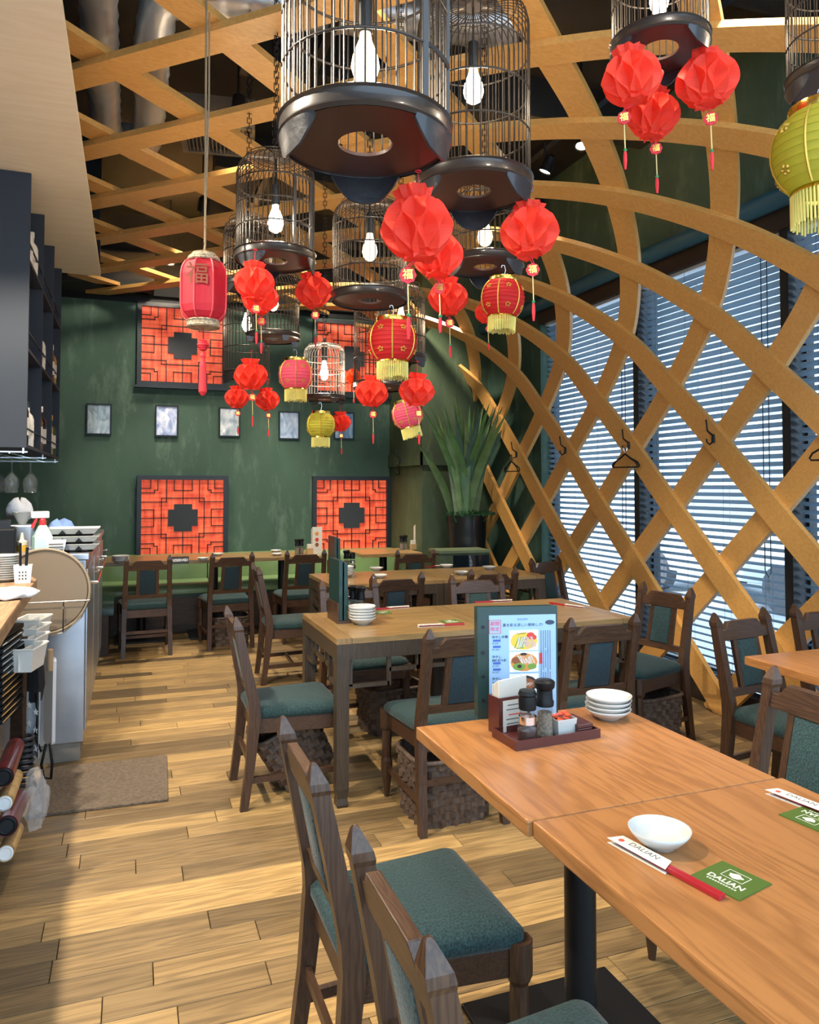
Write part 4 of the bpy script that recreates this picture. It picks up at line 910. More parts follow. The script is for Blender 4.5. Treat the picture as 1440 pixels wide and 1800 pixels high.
p = onZ(1070, 1262, .74); stack(p.x, p.y, .74, 4, .066, .030, .0125, 'on the nearest cherry table')
p = onZ(637, 1097, .74); stack(p.x, p.y, .74, 5, .068, .036, .0135, 'on the middle framed table')
p = onZ(607, 1014, .74); stack(p.x, p.y, .74, 5, .068, .030, .0125, 'on the farthest framed table')
p = onZ(212, 990, .74); stack(p.x, p.y, .74, 3, .075, .036, .016, 'on the far left bench table')
def dish(lb, px, py, r=.058, h=.026): q = onZ(px, py, .74); plate(lb, q, r, h, 'single white sauce dishes'); return q
dish('white sauce dish beside the red chopsticks', 1160, 1487, .058, .034)
for lb, x, y in (('white dish at the back of the farthest framed table, left', 662, 1003), ('white dish half hidden by the navy chair on the far table', 668, 1016), ('white dish on the right half of the farthest table', 785, 998), ('white dish in front on the right half of the farthest table', 811, 1010), ('white dish at the lattice end of the farthest table', 860, 1001), ('white dish on the bench table right of the reserved sign', 357, 985), ('white dish nearest the condiments on the bench table', 487, 977), ('upper white dish on the condiment bench table', 485, 971), ('white dish beside the second bench chair top', 383, 977)): dish(lb, x, y, .055)
M_gc = plain('coaster_green', (.065, .115, .014), .7); M_gcw = plain('coaster_print', (.62, .62, .52), .7); M_slv = plain('sleeve_paper', (.66, .63, .57), .7); M_ink = plain('ink_grey', (.16, .15, .13), .7); M_inkr = plain('ink_red', (.70, .08, .05), .7)
DAL = text_mesh('DALIAN', .019, extrude=.0001, bold=.0005); DALs = text_mesh('DALIAN', .019, extrude=.0001)
DAL2 = MB()
for k in range(11): DAL2.bx(-.028 + k * .0052, -.0245 + k * .0052, -.0018, .0018, 0, .0002)
DAL2 = DAL2.mesh('fine_print')
def coaster(lb, c, rz, group='green paper coasters'):
    t = thing('coaster', lb, 'coaster', c, rz, group); s = .047
    MB().bx(-s, s, -s, s, 0, .0022).build('card', M_gc, t)
    link('lettering', DAL, M_gcw, t, loc=(0, -.013, .0024)); link('fine_print', DAL2, M_gcw, t, loc=(0, -.0255, .0024))
    e = MB()
    for x0, x1, y0, y1 in ((-.021, .021, .030, .0312), (-.021, .021, .0015, .0027), (-.021, -.0198, .0015, .0312), (.0198, .021, .0015, .0312)): e.bx(x0, x1, y0, y1, .0022, .0025)
    e.prism([((.0125 + .0022 * math.sin(5 * a + .6)) * math.cos(a), .0163 + (.0085 + .0015 * math.cos(4 * a)) * math.sin(a)) for a in [2 * PI * k / 30 for k in range(30)]], .0022, .00255, 'z')
    e.build('emblem', M_gcw, t)
def chopsticks(lb, c, rz, group='chopstick sets in paper sleeves', L=.225):
    t = thing('chopsticks_in_sleeve', lb, 'chopsticks', c, rz, group)
    for s in (-1, 1):
        MB().loops([[(s * .0042 + a * w, -L * .5 + y, .0045 + b * w) for a, b in ((-1, -1), (1, -1), (1, 1), (-1, 1))] for y, w in ((0, .0042), (L * .5, .0036), (L, .0022))]).build('chopstick', M_redlac, t, bevel=.0008)
    sl = MB().prism([(-.0165, -.010), (.0165, .004), (.0165, .118), (-.0165, .128)], .0005, .0012, 'z').prism([(-.0165, -.010), (.0165, .004), (.0165, .118), (-.0165, .128)], .0092, .0098, 'z').build('paper_sleeve', M_slv, t)
    link('sleeve_lettering', DALs, M_ink, sl, loc=(.003, .055, .0101), rot=(0, 0, R(-90)))
    MB().lathe([(.006, .0098), (.006, .0102)], 8, (-.001, .106, 0)).build('sleeve_seal', M_inkr, sl)
p = onZ(1095, 1487, .74); q = onZ(1262, 1578, .74); d = q - p; cs_ = (p + q) / 2; chopsticks('red chopsticks in a white sleeve on the corner table', (cs_.x, cs_.y, .74), math.atan2(d.y, d.x) + PI / 2, L=.225)
p = onZ(1284, 1548, .74); coaster('green coaster beside the red chopsticks', (p.x, p.y, .74), R(-77))
p = onZ(1432, 1440, .74); coaster('green coaster cut by the right edge', (p.x, p.y, .74), R(98))
p = onZ(1475, 1442, .74); chopsticks('red chopsticks just entering at the right edge', (p.x, p.y + .03, .74), R(10))
for lb, a, b in (('chopsticks lying at the near side of the middle framed table', (737, 1102), (817, 1098)), ('chopsticks behind the pepper mills on the middle framed table', (718, 1068), (648, 1073)), ('chopsticks at the back of the middle table beside the menu', (900, 1057), (832, 1060)), ('chopsticks at the window end of the middle table', (1015, 1068), (975, 1062)), ('chopsticks on the farthest framed table', (790, 994), (745, 998))):
    p, q = onZ(*a, .74), onZ(*b, .74); d = q - p; m_ = (p + q) / 2; chopsticks(lb, (m_.x, m_.y, .74), math.atan2(d.y, d.x) + PI / 2)
p = onZ(800, 1096, .74); coaster('green coaster at the near side of the middle table', (p.x, p.y + .05, .74), R(5))
p = onZ(672, 1077, .74); coaster('green coaster behind the plates on the middle table', (p.x, p.y, .74), R(170))
# condiments
M_clear = plain('jar_glass', (.12, .12, .12), .05, alpha=.2, coat=1.0); M_pep = plain('peppercorns', (.22, .18, .13), .8, var=.6, vs=160); M_soy = plain('soy_sauce', (.035, .008, .004), .1); M_rs = plain('red_sachets', (.75, .09, .03), .4, var=.5, vs=60)
def mill(lb, p, group=None):
    t = thing('pepper_mill', lb, 'pepper mill', p, random.random(), group)
    MB().lathe([(.026, 0), (.027, .01), (.024, .03), (.022, .075), (.024, .085), (.001, .085)], 20).build('glass_jar', M_clear, t, smooth=True)
    MB().lathe([(.022, .006), (.020, .03), (.0185, .066), (.001, .068)], 16).build('peppercorns', M_pep, t, smooth=True)
    MB().lathe([(.024, .083), (.025, .095), (.022, .10), (.021, .125), (.027, .132), (.028, .146), (.022, .151), (.001, .153)], 20).build('black_cap', M_black, t, smooth=True)
def soy(lb, p, group=None):
    t = thing('sauce_bottle', lb, 'bottle', p, 0, group)
    MB().lathe([(.026, 0), (.028, .004), (.028, .03), (.022, .05), (.021, .085), (.001, .085)], 20).build('glass', M_clear, t, smooth=True)
    MB().lathe([(.0262, .003), (.0265, .03), (.001, .033)], 18).build('sauce', M_soy, t, smooth=True)
    MB().lathe([(.0235, .046), (.0235, .066)], 20, cap0=False, cap1=False).build('steel_collar', M_chrome, t, smooth=True)
    MB().lathe([(.023, .083), (.024, .11), (.022, .118), (.025, .122), (.021, .132), (.001, .134)], 20).build('black_cap', M_black, t, smooth=True)
c0 = onZ(967, 1300, .74); ex = Vector((.994, -.02, 0)); TR = (c0.x, c0.y + .02, .74); trz = R(3)
tr_ = thing('condiment_tray', 'maroon wooden condiment tray on the nearest table', 'tray', TR, trz)
MB().bx(-.128, .128, -.058, .058, .002, .007).build('tray_floor', M_maroon, tr_)
for a in ((-.132, .132, -.062, -.057), (-.132, .132, .057, .062), (-.132, -.127, -.057, .057), (.127, .132, -.057, .057)): MB().bx(a[0], a[1], a[2], a[3], .0, .024).build('tray_wall', M_maroon, tr_)
def tp(x, y, z=.747): return (TR[0] + x * math.cos(trz) - y * math.sin(trz), TR[1] + x * math.sin(trz) + y * math.cos(trz), z)
soy('soy sauce bottle with steel collar on the tray', tp(-.072, -.022)); mill('tall pepper mill of clear glass on the tray', tp(-.012, -.012))
b = thing('sachet_box', 'white square bowl of red sachets on the tray', 'bowl', tp(.045, -.005), trz)
MB().loops([[(s * a, q * a, z) for s, q in ((-1, -1), (1, -1), (1, 1), (-1, 1))] for a, z in ((.026, 0), (.031, .045), (.029, .045), (.025, .006))], True, True).build('bowl', M_white, b, bevel=.001)
sp = MB(); rn = random.Random(3)
for k in range(9):
    x, y = rn.uniform(-.017, .017), rn.uniform(-.017, .017); n0 = len(sp.v); sp.bx(-.013, .013, -.008, .008, -.0012, .0012); sp.xf(Matrix.Translation((x, y, .038 + k * .0016)) @ Euler((rn.uniform(-.3, .3), rn.uniform(-.3, .3), rn.uniform(0, 3))).to_matrix().to_4x4(), n0)
sp.build('sachets', M_rs, b)
b = thing('toothpick_box', 'maroon lacquer toothpick box on the tray', 'box', tp(.095, .0), trz); MB().bx(-.024, .024, -.045, .045, 0, .018).build('body', M_maroon, b, bevel=.002); MB().bx(-.025, .025, -.046, .046, .0185, .030).build('lid', M_maroon, b, bevel=.002)
b = thing('napkin_holder', 'maroon napkin holder with paper napkins behind the tray', 'napkin holder', tp(-.062, .088, .74), trz + R(4))
MB().bx(-.052, .052, -.026, -.022, 0, .10).bx(-.052, .052, .022, .026, 0, .10).bx(-.052, .052, -.022, .022, 0, .004).bx(-.052, -.048, -.022, .022, .004, .10).build('holder', M_maroon, b)
for k in range(5): MB().prism([(-.046, .02), (.046, .02), (.046, .150 - .003 * k), (-.046, .145 - .004 * k)], -.017 + k * .007, -.0125 + k * .007, 'y').build('napkin', M_paper, b)
cd = MB().bx(-.040, .040, -.029, -.0268, .008, .092).build('card', M_paper, b)
for z, w, mt in ((.078, .026, M_ink), (.066, .03, M_ink), (.052, .022, M_inkr), (.040, .03, M_ink), (.028, .028, M_ink)): MB().bx(-w, w, -.0296, -.029, z, z + .003).build('card_print', mt, cd)
# printed menu folder standing on the near table
mp_ = onZ(913, 1262, .74); mn = thing('menu_folder', 'dark green menu folder with a pale blue summer menu sheet', 'menu', (mp_.x, mp_.y + .0, .74), R(-13))
mn.scale = (1.14, 1.0, 1.06)
M_cov = plain('menu_cover', (.008, .035, .032), .4, coat=.2); M_sheet = plain('menu_sheet', (.30, .48, .72), .35, coat=.2)
MB().bx(-.108, .104, .004, .012, 0, .305).bx(-.108, .104, .040, .048, 0, .302).build('cover', M_cov, mn); MB().bx(-.108, -.102, .012, .040, 0, .30).build('spine', M_cov, mn)
for z in (.05, .115, .18, .25): MB().tube([(-.093, .004, z), (-.093, .001, z)], .0045, 12).build('rivet', M_blackm, mn)
sh = MB().bx(-.078, .099, .0015, .0038, .002, .282).build('menu_sheet', M_sheet, mn)
def pt(txt, x, z, size, m, al='CENTER', bold=0.0): link('menu_lettering', text_mesh(txt, size, al, .0001, bold), m, sh, loc=(x, .0012, z), rot=(R(90), 0, 0))
def pr_(poly, m, y=.0008, name='menu_print'): MB().prism(poly, y, .0015, 'y').build(name, m, sh)
def el(cx, cz, a, b, n=20): return [(cx + a * math.cos(2 * PI * k / n), cz + b * math.sin(2 * PI * k / n)) for k in range(n)]
def rc(x0, x1, z0, z1): return [(x0, z0), (x1, z0), (x1, z1), (x0, z1)]
INK = plain('menu_ink', (.03, .05, .09), .5); INB = plain('menu_blue', (.05, .12, .42), .5); INR = plain('menu_red', (.62, .04, .05), .5); PHW = plain('menu_white', (.80, .82, .82), .3)
pt('限定', -.0625, .2435, .0128, INR, bold=.0001); pt('期間', -.0625, .2585, .0128, INR, bold=.0001)
for x0, x1, z0, z1 in ((-.078 + .0, -.047, .2685, .2697), (-.078, -.047, .2325, .2337), (-.078, -.0768, .2325, .2697), (-.0482, -.047, .2325, .2697)): pr_(rc(x0, x1, z0, z1), INR)
pt('DALIAN', .01, .270, .008, INB); pt('夏を彩る涼しい美味しさ!', .011, .254, .0095, INK, bold=.0001); pr_(el(.083, .260, .0125, .0065), INK); pt('今が旬!', .083, .260, .0062, PHW)
FOOD = {k: plain('food_' + k, c, .5) for k, c in dict(y=(.72, .50, .06), g=(.16, .30, .05), r=(.60, .05, .03), k=(.03, .02, .015), p=(.58, .38, .36), w=(.62, .58, .52), o=(.62, .26, .06), b=(.25, .08, .03)).items()}
def photo(z0, z1, kind):
    x0, x1 = -.025, .052; cx, cz = (x0 + x1) / 2, (z0 + z1) / 2; pr_(rc(x0, x1, z0, z1), PHW)
    def e(x, z, a, b, k, y): pr_(el(cx + x, cz + z, a, b, 14), FOOD[k], y)
    q = random.Random(kind)
    def strips(n, x, z, w, h, a, k, y):
        for j in range(n):
            xx, an = cx + x + w * (j / max(1, n - 1) - .5), a + q.uniform(-.15, .15); dx, dz = math.sin(an) * h / 2, math.cos(an) * h / 2; t_ = w / n * .36; zz = cz + z + q.uniform(-.002, .002)
            pr_([(xx - dx - t_, zz - dz), (xx - dx + t_, zz - dz), (xx + dx + t_, zz + dz), (xx + dx - t_, zz + dz)], FOOD[k], y)
    if kind == 0:
        e(0, -.002, .036, .024, 'y', .0006); e(-.018, .001, .016, .018, 'y', .0005); e(.018, .012, .011, .010, 'r', .0005); e(.026, .008, .008, .007, 'r', .0004)
        strips(6, -.008, -.006, .022, .034, .25, 'g', .0003); strips(4, -.006, -.006, .018, .030, .25, 'w', .0002); strips(6, .014, -.006, .024, .030, -.35, 'p', .0002); strips(9, -.006, .019, .022, .006, 1.2, 'k', .0002)
    elif kind == 1:
        e(0, -.001, .036, .025, 'o', .0006); e(-.02, .004, .013, .010, 'b', .0005); strips(8, .006, .006, .034, .024, -.4, 'w', .0003); strips(5, .003, .014, .014, .012, .5, 'o', .0002); e(-.013, -.013, .017, .010, 'g', .0002); e(.021, -.013, .012, .008, 'g', .0002); e(-.012, -.012, .006, .005, 'k', .0001); e(-.001, .021, .009, .004, 'k', .0002)
    else: e(0, 0, .036, .024, 'k', .0006); e(.004, .0, .026, .016, 'b', .0004); strips(6, .006, .0, .024, .012, .8, 'w', .0003)
photo(.184, .240, 0); photo(.125, .181, 1); photo(.064, .120, 2)
for k, (z, t1, t2) in enumerate(((.222, '冷やし中華', ''), (.168, '冷やし', '麻辣担々麺'), (.108, '冷やし', 'トマト麺'))):
    pt(t1, -.071, z, .0085, INK, 'LEFT', .0002)
    if t2: pt(t2, -.071, z - .010, .0078, INK, 'LEFT', .0002)
    for j in range(2):
        zz = z - (.020 if t2 else .012) - j * .017; pr_([(-.068, zz), (-.048, zz), (-.048, zz + .006), (-.068, zz + .006)], INB); pt(('¥1,091', '¥1,364', '¥1,291', '¥1,527', '¥1,191', '¥1,464')[k * 2 + j], -.070, zz - .005, .0065, INK, 'LEFT')
    for j in range(5): pr_(rc(.058 + j * .006, .0605 + j * .006, z - .045 + (j % 3) * .006, z + .016), plain('menu_column', (.16, .22, .33), .5) if j == 0 else bpy.data.materials['menu_column'])
pr_(rc(.0545, .062, .146, .176), INR)
# dark menu stands and condiments on the other tables
def menu_stand(lb, c, rz, h, w, n=2):
    t = thing('menu_holder', lb, 'menu holder', c, rz, 'dark menu folders standing in wooden holders')
    MB().bx(-w / 2 - .004, w / 2 + .004, -.034, .034, 0, .014).bx(-w / 2 - .004, w / 2 + .004, -.034, -.029, .014, .10).build('wooden_holder', M_dark, t)
    for k in range(n): MB().bx(-w / 2, w / 2, -.027 + k * .026, -.008 + k * .026, .0145, h - .012 * k).build('menu_cover', M_cov, t, bevel=.002)
    for z in (.06, .13, .20, .26): MB().tube([(w / 2 - .012, .025, z), (w / 2 - .012, .028, z)], .004, 8).build('rivet', M_chrome, t)
p = onZ(591, 1092, .74); menu_stand('tall dark menu folder at the corner of the middle framed table', (p.x + .02, p.y + .02, .74), R(-90), .31, .20)
p = onZ(581, 1008, .74); menu_stand('tall dark menu folder on the farthest framed table', (p.x + .02, p.y - .05, .74), R(-90), .29, .20)
for lb, x, y in (('left pepper mill behind the folder on the middle table', 620, 1080), ('right pepper mill behind the folder on the middle table', 634, 1082)): p = onZ(x, y, .74); mill(lb, (p.x, p.y, .74))
p = onZ(605, 1000, .74); mill('pepper mill beside the folder on the farthest table', (p.x + .02, p.y, .74)); p = onZ(613, 1000, .74); soy('dark sauce bottle beside the folder on the farthest table', (p.x + .03, p.y, .74))
tg = onZ(633, 1092, .74); b = thing('sachet_box', 'white sachet bowl behind the plates on the middle table', 'bowl', (tg.x + .02, tg.y + .09, .74), .1)
MB().loops([[(s * a, q * a, z) for s, q in ((-1, -1), (1, -1), (1, 1), (-1, 1))] for a, z in ((.026, 0), (.031, .045), (.029, .045), (.025, .006))], True, True).build('bowl', M_white, b); MB().bx(-.022, .022, -.022, .022, .028, .04).build('sachets', M_rs, b)
def set_back(where, x, y):
    p = onZ(x, y, .74); x, y = p.x, p.y
    b = thing('menu_card_holder', 'upright paper menus with food photos on ' + where, 'menu holder', (x + .10, y + .02, .74), R(8))
    for k in range(3): MB().bx(-.05, .05, -.02 + k * .016, -.008 + k * .016, 0, .265 - .01 * k).build('menu_card', M_paper, b)
    for z, c in ((.20, 'o'), (.14, 'r'), (.09, 'b')): MB().lathe([(.02, 0), (.02, .0015)], 12).xf(Matrix.Translation((-.005, -.0201, z)) @ Matrix.Rotation(R(90), 4, 'X')).build('food_photo', FOOD[c], b)
    b = thing('napkin_stand', 'wooden napkin stand on ' + where, 'napkin holder', (x + .02, y - .02, .74), R(8)); MB().bx(-.03, .03, -.02, .02, 0, .06).build('stand', plain('pale_wood', (.45, .30, .14), .5), b); MB().bx(-.026, .026, -.012, .012, .0605, .10).build('napkins', M_paper, b)
    mill('first pepper mill on ' + where, (x - .10, y, .74)); mill('second pepper mill on ' + where, (x - .055, y + .02, .74))
set_back('the bench table below the right red panel', 540, 974); set_back('the rightmost bench table', 722, 966)
# reserved sign
p = onZ(316, 991, .74); b = thing('reserved_sign', 'small black tent sign reading RESERVED', 'sign', (p.x, p.y + .0, .74), R(2))
MB().prism([(-.018, 0), (.018, 0), (.002, .062), (-.002, .062)], -.075, .075, 'x').build('tent_card', plain('sign_black', (.008, .008, .008), .4), b)
link('lettering', text_mesh('RESERVED', .030, extrude=.0004, bold=.0012), plain('sign_white', (.85, .85, .82), .5), b, loc=(0, -.0112, .031), rot=(R(75.5), 0, 0))
# ================================================================== LEFT SIDE: SHELF, COUNTERS AND CLUTTER
M_navy = plain('navy_steel', (0.020, 0.028, 0.042), 0.65)
sh_ = thing('hanging_shelf', 'dark navy hanging bottle shelf under the soffit', 'shelf', (-.72, 4.43, 1.62))
X0, X1 = -.38, .20
DV = [0, .66, 1.31, 1.90]
for k, y in enumerate(DV): MB().bx(X0, X1, y, y + .018, 0, 1.468).build('divider', M_navy, sh_)
for z in (0.0, .52, 1.0): MB().bx(X0, X1 - .004, .019, 1.90, z, z + .018).build('shelf_board', M_navy, sh_)
for z in (.10, .62, 1.10): MB().bx(X1 - .012, X1 - .004, .019, 1.90, z, z + .008).build('guard_rail', M_navy, sh_)
MB().bx(X0, X0 + .01, .019, 1.90, .019, 1.46).build('back_board', M_navy, sh_)
gr = MB()
for k in range(7): gr.bar((X0 + .05 + k * .075, .0, -.03), (X0 + .05 + k * .075, 1.9, -.03), .006, .006)
for y in (.05, 1.0, 1.85):
    gr.bar((X0, y, -.022), (X1, y, -.022), .006, .006)
    for x in (X0 + .01, X1 - .02): gr.bx(x - .004, x + .004, y - .004, y + .004, -.03, 0)
gr.build('glass_rack', M_chrome, sh_)
gl = {k: plain('bottle_' + k, c, .12, coat=.4) for k, c in dict(w=(.70, .68, .62), a=(.22, .08, .02), g=(.02, .06, .03), k=(.012, .012, .014), o=(.45, .25, .06)).items()}
def bottle(lb, x, y, z, col, h=.28, r=.036, cap='k'):
    t = thing('bottle', lb, 'bottle', (x, y, z), random.random() * .5, 'bottles on the navy shelf'); s = h / .28
    MB().lathe([(r * .95, 0), (r, .006), (r, .17 * s), (r * .8, .195 * s), (r * .36, .215 * s), (r * .36, .265 * s), (r * .01, .266 * s)], 16).build('glass_body', gl[col], t, smooth=True)
    MB().lathe([(r * 1.015, .05 * s), (r * 1.015, .14 * s)], 16, cap0=False, cap1=False).build('paper_label', M_paper, t, smooth=True)
    MB().lathe([(r * .42, .245 * s), (r * .42, .28 * s)], 12).build('cap', gl[cap], t)
xb = -.562
for lb, y, z, c, cp in (('white bottle on the top shelf nearest the end panel', 4.62, 2.64, 'w', 'k'), ('second white bottle on the top shelf', 4.86, 2.64, 'w', 'w'), ('pale bottle on the middle shelf, second bay', 5.35, 2.158, 'w', 'w'), ('amber bottle on the middle shelf, third bay', 5.95, 2.158, 'a', 'k'), ('pale-labelled bottle beside the amber one', 6.12, 2.158, 'o', 'w'), ('dark bottle with white label on the lowest shelf, first bay', 4.56, 1.638, 'k', 'k'), ('clear bottle on the lowest shelf, first bay', 4.80, 1.638, 'w', 'k'), ('brown bottle on the lowest shelf, second bay', 5.25, 1.638, 'a', 'o'), ('dark bottle on the lowest shelf, second bay', 5.48, 1.638, 'k', 'w'), ('golden bottle on the lowest shelf, third bay', 5.92, 1.638, 'o', 'k'), ('green bottle on the lowest shelf, third bay', 6.14, 1.638, 'g', 'o')): bottle(lb, xb, y, z, c, cap=cp, h=.30 if c != 'w' else .26)
def wineglass(lb, px, py, dep):
    c = at(px, py, dep); t = thing('wine_glass', lb, 'wine glass', (c.x, c.y, 1.575), 0, 'wine glasses hanging upside down')
    MB().lathe([(.034, 0.0), (.033, -.003), (.006, -.008), (.004, -.02), (.004, -.08), (.012, -.09), (.034, -.12), (.038, -.15), (.030, -.195), (.0285, -.195), (.0365, -.15), (.032, -.122), (.010, -.095), (.001, -.093)], 20, cap0=True, cap1=True).build('glass', M_glass, t, smooth='all')
wineglass('wine glass hanging at the right end of the rack', 54, 810, 4.1); wineglass('middle wine glass under the rack', 21, 810, 4.05); wineglass('wine glass cut by the left edge', -2, 815, 4.25)
# stainless counter
st = thing('steel_counter', 'stainless steel kitchen counter with a side door', 'counter', (-.80, 4.28, 0))
MB().bx(-.6, .585, 0, 2.32, .095, 1.03).build('body', M_steel, st, bevel=.004); MB().bx(-.6, .60, -.01, 2.33, 1.032, 1.065).build('worktop', M_steel, st, bevel=.004)
MB().bx(-.6, .57, .01, 2.3, 0, .093).build('plinth', plain('concrete', (.22, .20, .17), .85, var=.25, vs=9), st)
for k in range(3): MB().bx(.586, .594, .05 + k * .77, .77 + k * .77, .14, .98).build('door', M_steel, st, bevel=.002)
for k in range(3): MB().tube([(.60, .12 + k * .77, .90), (.635, .12 + k * .77, .90), (.635, .70 + k * .77, .90), (.60, .70 + k * .77, .90)], .008, 6).build('handle', M_chrome, st)
# wood counter
wc = thing('wood_counter', 'rough wooden counter slab at the left edge', 'counter', (-.72, 2.95, 0))
MB().prism([(-.8, -1.3), (.38, -1.3), (.37, -.5), (.345, .2), (.33, .82), (.30, .93), (-.8, .95)], .945, 1.0, 'z').build('slab', wood('counter_slab', (.36, .22, .12), (.24, .14, .07), 'y', 9, .55, ring=.5, stretch=.12), wc, bevel=.008)
MB().bx(-.6, .20, -.2, .90, .0, .06).build('bottom_board', M_kick, wc); MB().bx(-.6, .19, .86, .90, .06, .944).build('side_panel', wood('side_panel', (.30, .22, .15), (.20, .14, .09), 'z', 8, .6, stretch=.1), wc)
MB().bx(-.6, .20, -1.3, -.2, 0, .24).build('low_drawer', wood('drawer_front', (.16, .09, .045), (.09, .05, .025), 'y', 8, .5, stretch=.1), wc)
MB().bx(-.6, .12, -.2, .86, .46, .48).build('inner_shelf', M_kick, wc)
# floor mat
mt = tag(MB().bx(-.29, .29, -.29, .29, 0, .012).build('floor_mat', plain('mat_brown', (.14, .105, .075), .95, var=.25, vs=60, bump=1.0, bs=120), loc=(-.105, 3.90, .0005), rot=(0, 0, R(-2)), bevel=.003), 'brown ribbed floor mat beside the steel counter', 'mat')
# round tray in a wire rack
tc_ = at(78, 1040, 3.70); t = thing('round_tray', 'large round beige tray standing on edge by the steel counter', 'tray', tc_, R(-4))
MB().lathe([(.005, -.008), (.185, -.008), (.198, -.022), (.205, -.020), (.195, 0), (.005, .0)], 44).xf(Matrix.Rotation(R(90), 4, 'X')).build('disc', plain('tray_beige', (.20, .15, .10), .5), t, smooth=True)
MB().ring((0, 0, 0), .207, .007, 44, 6).xf(Matrix.Rotation(R(90), 4, 'X')).build('rim', plain('tray_rim', (.28, .22, .15), .5), t, smooth='all')
t = thing('wire_rack', 'thin chrome wire rack holding the round tray', 'rack', tc_ + Vector((0, -.035, 0)), R(-4))
MB().tube([(-.25, 0, -.05), (.21, 0, -.045), (.21, .05, -.045)], .0035, 5).tube([(.09, 0, -.05), (.09, 0, -.20)], .0035, 5).build('front_wire', M_chrome, t)
MB().tube([(-.2, 0, -.16), (-.05, 0, -.215), (.09, 0, -.20), (.17, 0, -.13), (.21, .02, -.04), (.21, .06, -.045)], .0035, 5).build('cradle_wire', M_chrome, t)
# things on the wood counter
def onc(px, py, z=1.0): p = onZ(px, py, z); return p
p = onc(8, 1022); stack(p.x, p.y, 1.0, 11, .062, .018, .0098, 'on the wooden counter')
tw = tag(MB().loops([[(math.cos(a) * r_ * (1 + .2 * math.sin(3 * a)), math.sin(a) * r_ * .7 * (1 + .15 * math.cos(4 * a)), z + .006 * math.sin(5 * a)) for a in [2 * PI * k / 24 for k in range(24)]] for r_, z in ((.09, .008), (.095, .016), (.07, .03), (.03, .036))]).build('hand_towel', plain('towel_white', (.78, .77, .74), .9, bump=.6, bs=60), smooth='all', loc=onc(15, 1052)), 'crumpled white towel on the wooden counter', 'towel')
M_sq = plain('squeeze_plastic', (.70, .66, .55), .35, coat=.2); M_mus = plain('mustard', (.62, .36, .04), .4)
def squeeze(lb, px, py, fill):
    p = onc(px, py); t = thing('squeeze_bottle', lb, 'bottle', p, 0, 'squeeze bottles on the wooden counter')
    MB().lathe([(.024, 0), (.026, .006), (.026, .10), (.022, .112), (.001, .113)], 16).build('body', fill, t, smooth=True); MB().lathe([(.027, .098), (.027, .118), (.012, .124), (.005, .165), (.001, .165)], 16).build('nozzle_cap', M_sq, t, smooth=True)
squeeze('left squeeze bottle of pale sauce', 12, 988, M_sq); squeeze('right squeeze bottle of amber sauce', 38, 990, M_mus)
p = onc(40, 1024); t = thing('cutlery_box', 'pale perforated plastic cutlery box with a black handled tool', 'box', p, R(5))
MB().loops([[(s * a, q * a, z) for s, q in ((-1, -1), (1, -1), (1, 1), (-1, 1))] for a, z in ((.030, 0), (.036, .075), (.033, .075), (.028, .004))], True, True).build('box', M_whitep, t)
for k in range(9): MB().lathe([(.003, 0), (.003, .002)], 8).xf(Matrix.Translation((-.012 + .012 * (k % 3), -.0345, .02 + .014 * (k // 3))) @ Matrix.Rotation(R(90), 4, 'X')).build('hole', M_black, t)
MB().tube([(.01, 0, .02), (.015, .01, .15)], .006, 8).tube([(-.01, .005, .02), (-.012, .01, .17)], .005, 8).build('utensils', M_black, t)
# things on the steel counter
def ons(px, py): return onZ(px, py, 1.066)
p = ons(74, 974); t = thing('spray_bottle', 'spray bottle of mint liquid with red trigger head', 'bottle', p, R(20))
MB().rects([(0, 0, 0, .040, .028), (0, 0, .01, .043, .030), (0, 0, .09, .043, .030), (0, 0, .12, .030, .024), (0, 0, .15, .016, .016)]).build('body', plain('mint_plastic', (.50, .74, .70), .35, coat=.3), t, bevel=.006)
MB().lathe([(.017, .148), (.017, .175), (.012, .185)], 14).build('collar', plain('spray_red', (.75, .03, .04), .4), t); MB().bx(-.055, .03, -.014, .014, .185, .22).build('head', M_whitep, t, bevel=.006); MB().bar((-.03, 0, .185), (-.05, 0, .135), .014, .012).build('trigger', bpy.data.materials['spray_red'], t)
def tray(lb, k):
    c = ons(123, 972); t = thing('serving_dish', lb, 'dish', (c.x + .01, c.y + .12, 1.066 + k * .042), R(0), 'stacked black and white serving dishes'); a, b = .13, .10
    MB().loops([[(s * a * f, q * b * f, z) for s, q in ((-1, -1), (1, -1), (1, 1), (-1, 1))] for f, z in ((.72, 0), (.98, .040), (1.02, .041), (.99, .044), (.72, .008))], True, True).build('dish', M_white, t, bevel=.002)
    MB().loops([[(s * a * f, q * b * f, z) for s, q in ((-1, -1), (1, -1), (1, 1), (-1, 1))] for f, z in ((.735, -.0), (.80, .012), (.80, .0121), (.72, .0))], True, True).build('dark_foot', M_black, t)
    for x in (-.05, .03): MB().prism([(x - .018, .013), (x + .018, .013), (x, .034)], -b * .985, -b * .90, 'y').build('triangle_motif', M_black, t)
tray('bottom serving dish with black triangles on the steel counter', 0); tray('middle serving dish with black triangles on the steel counter', 1); tray('top serving dish with black triangles on the steel counter', 2)
p = ons(103, 972); tag(MB().loops([[(math.cos(a) * .085 * f * (1 + .12 * math.sin(3 * a)), math.sin(a) * .09 * f, z * (1 + .15 * math.sin(2 * a))) for a in [2 * PI * k / 22 for k in range(22)]] for f, z in ((1.0, .0), (1.06, .03), (.96, .085), (.70, .125), (.3, .14))]).build('blue_cloth', plain('cloth_blue', (.17, .28, .58), .9, bump=.6, bs=40), smooth='all', loc=(p.x - .035, p.y + .52, 1.066)), 'heaped blue cleaning cloth on the steel counter', 'cloth')
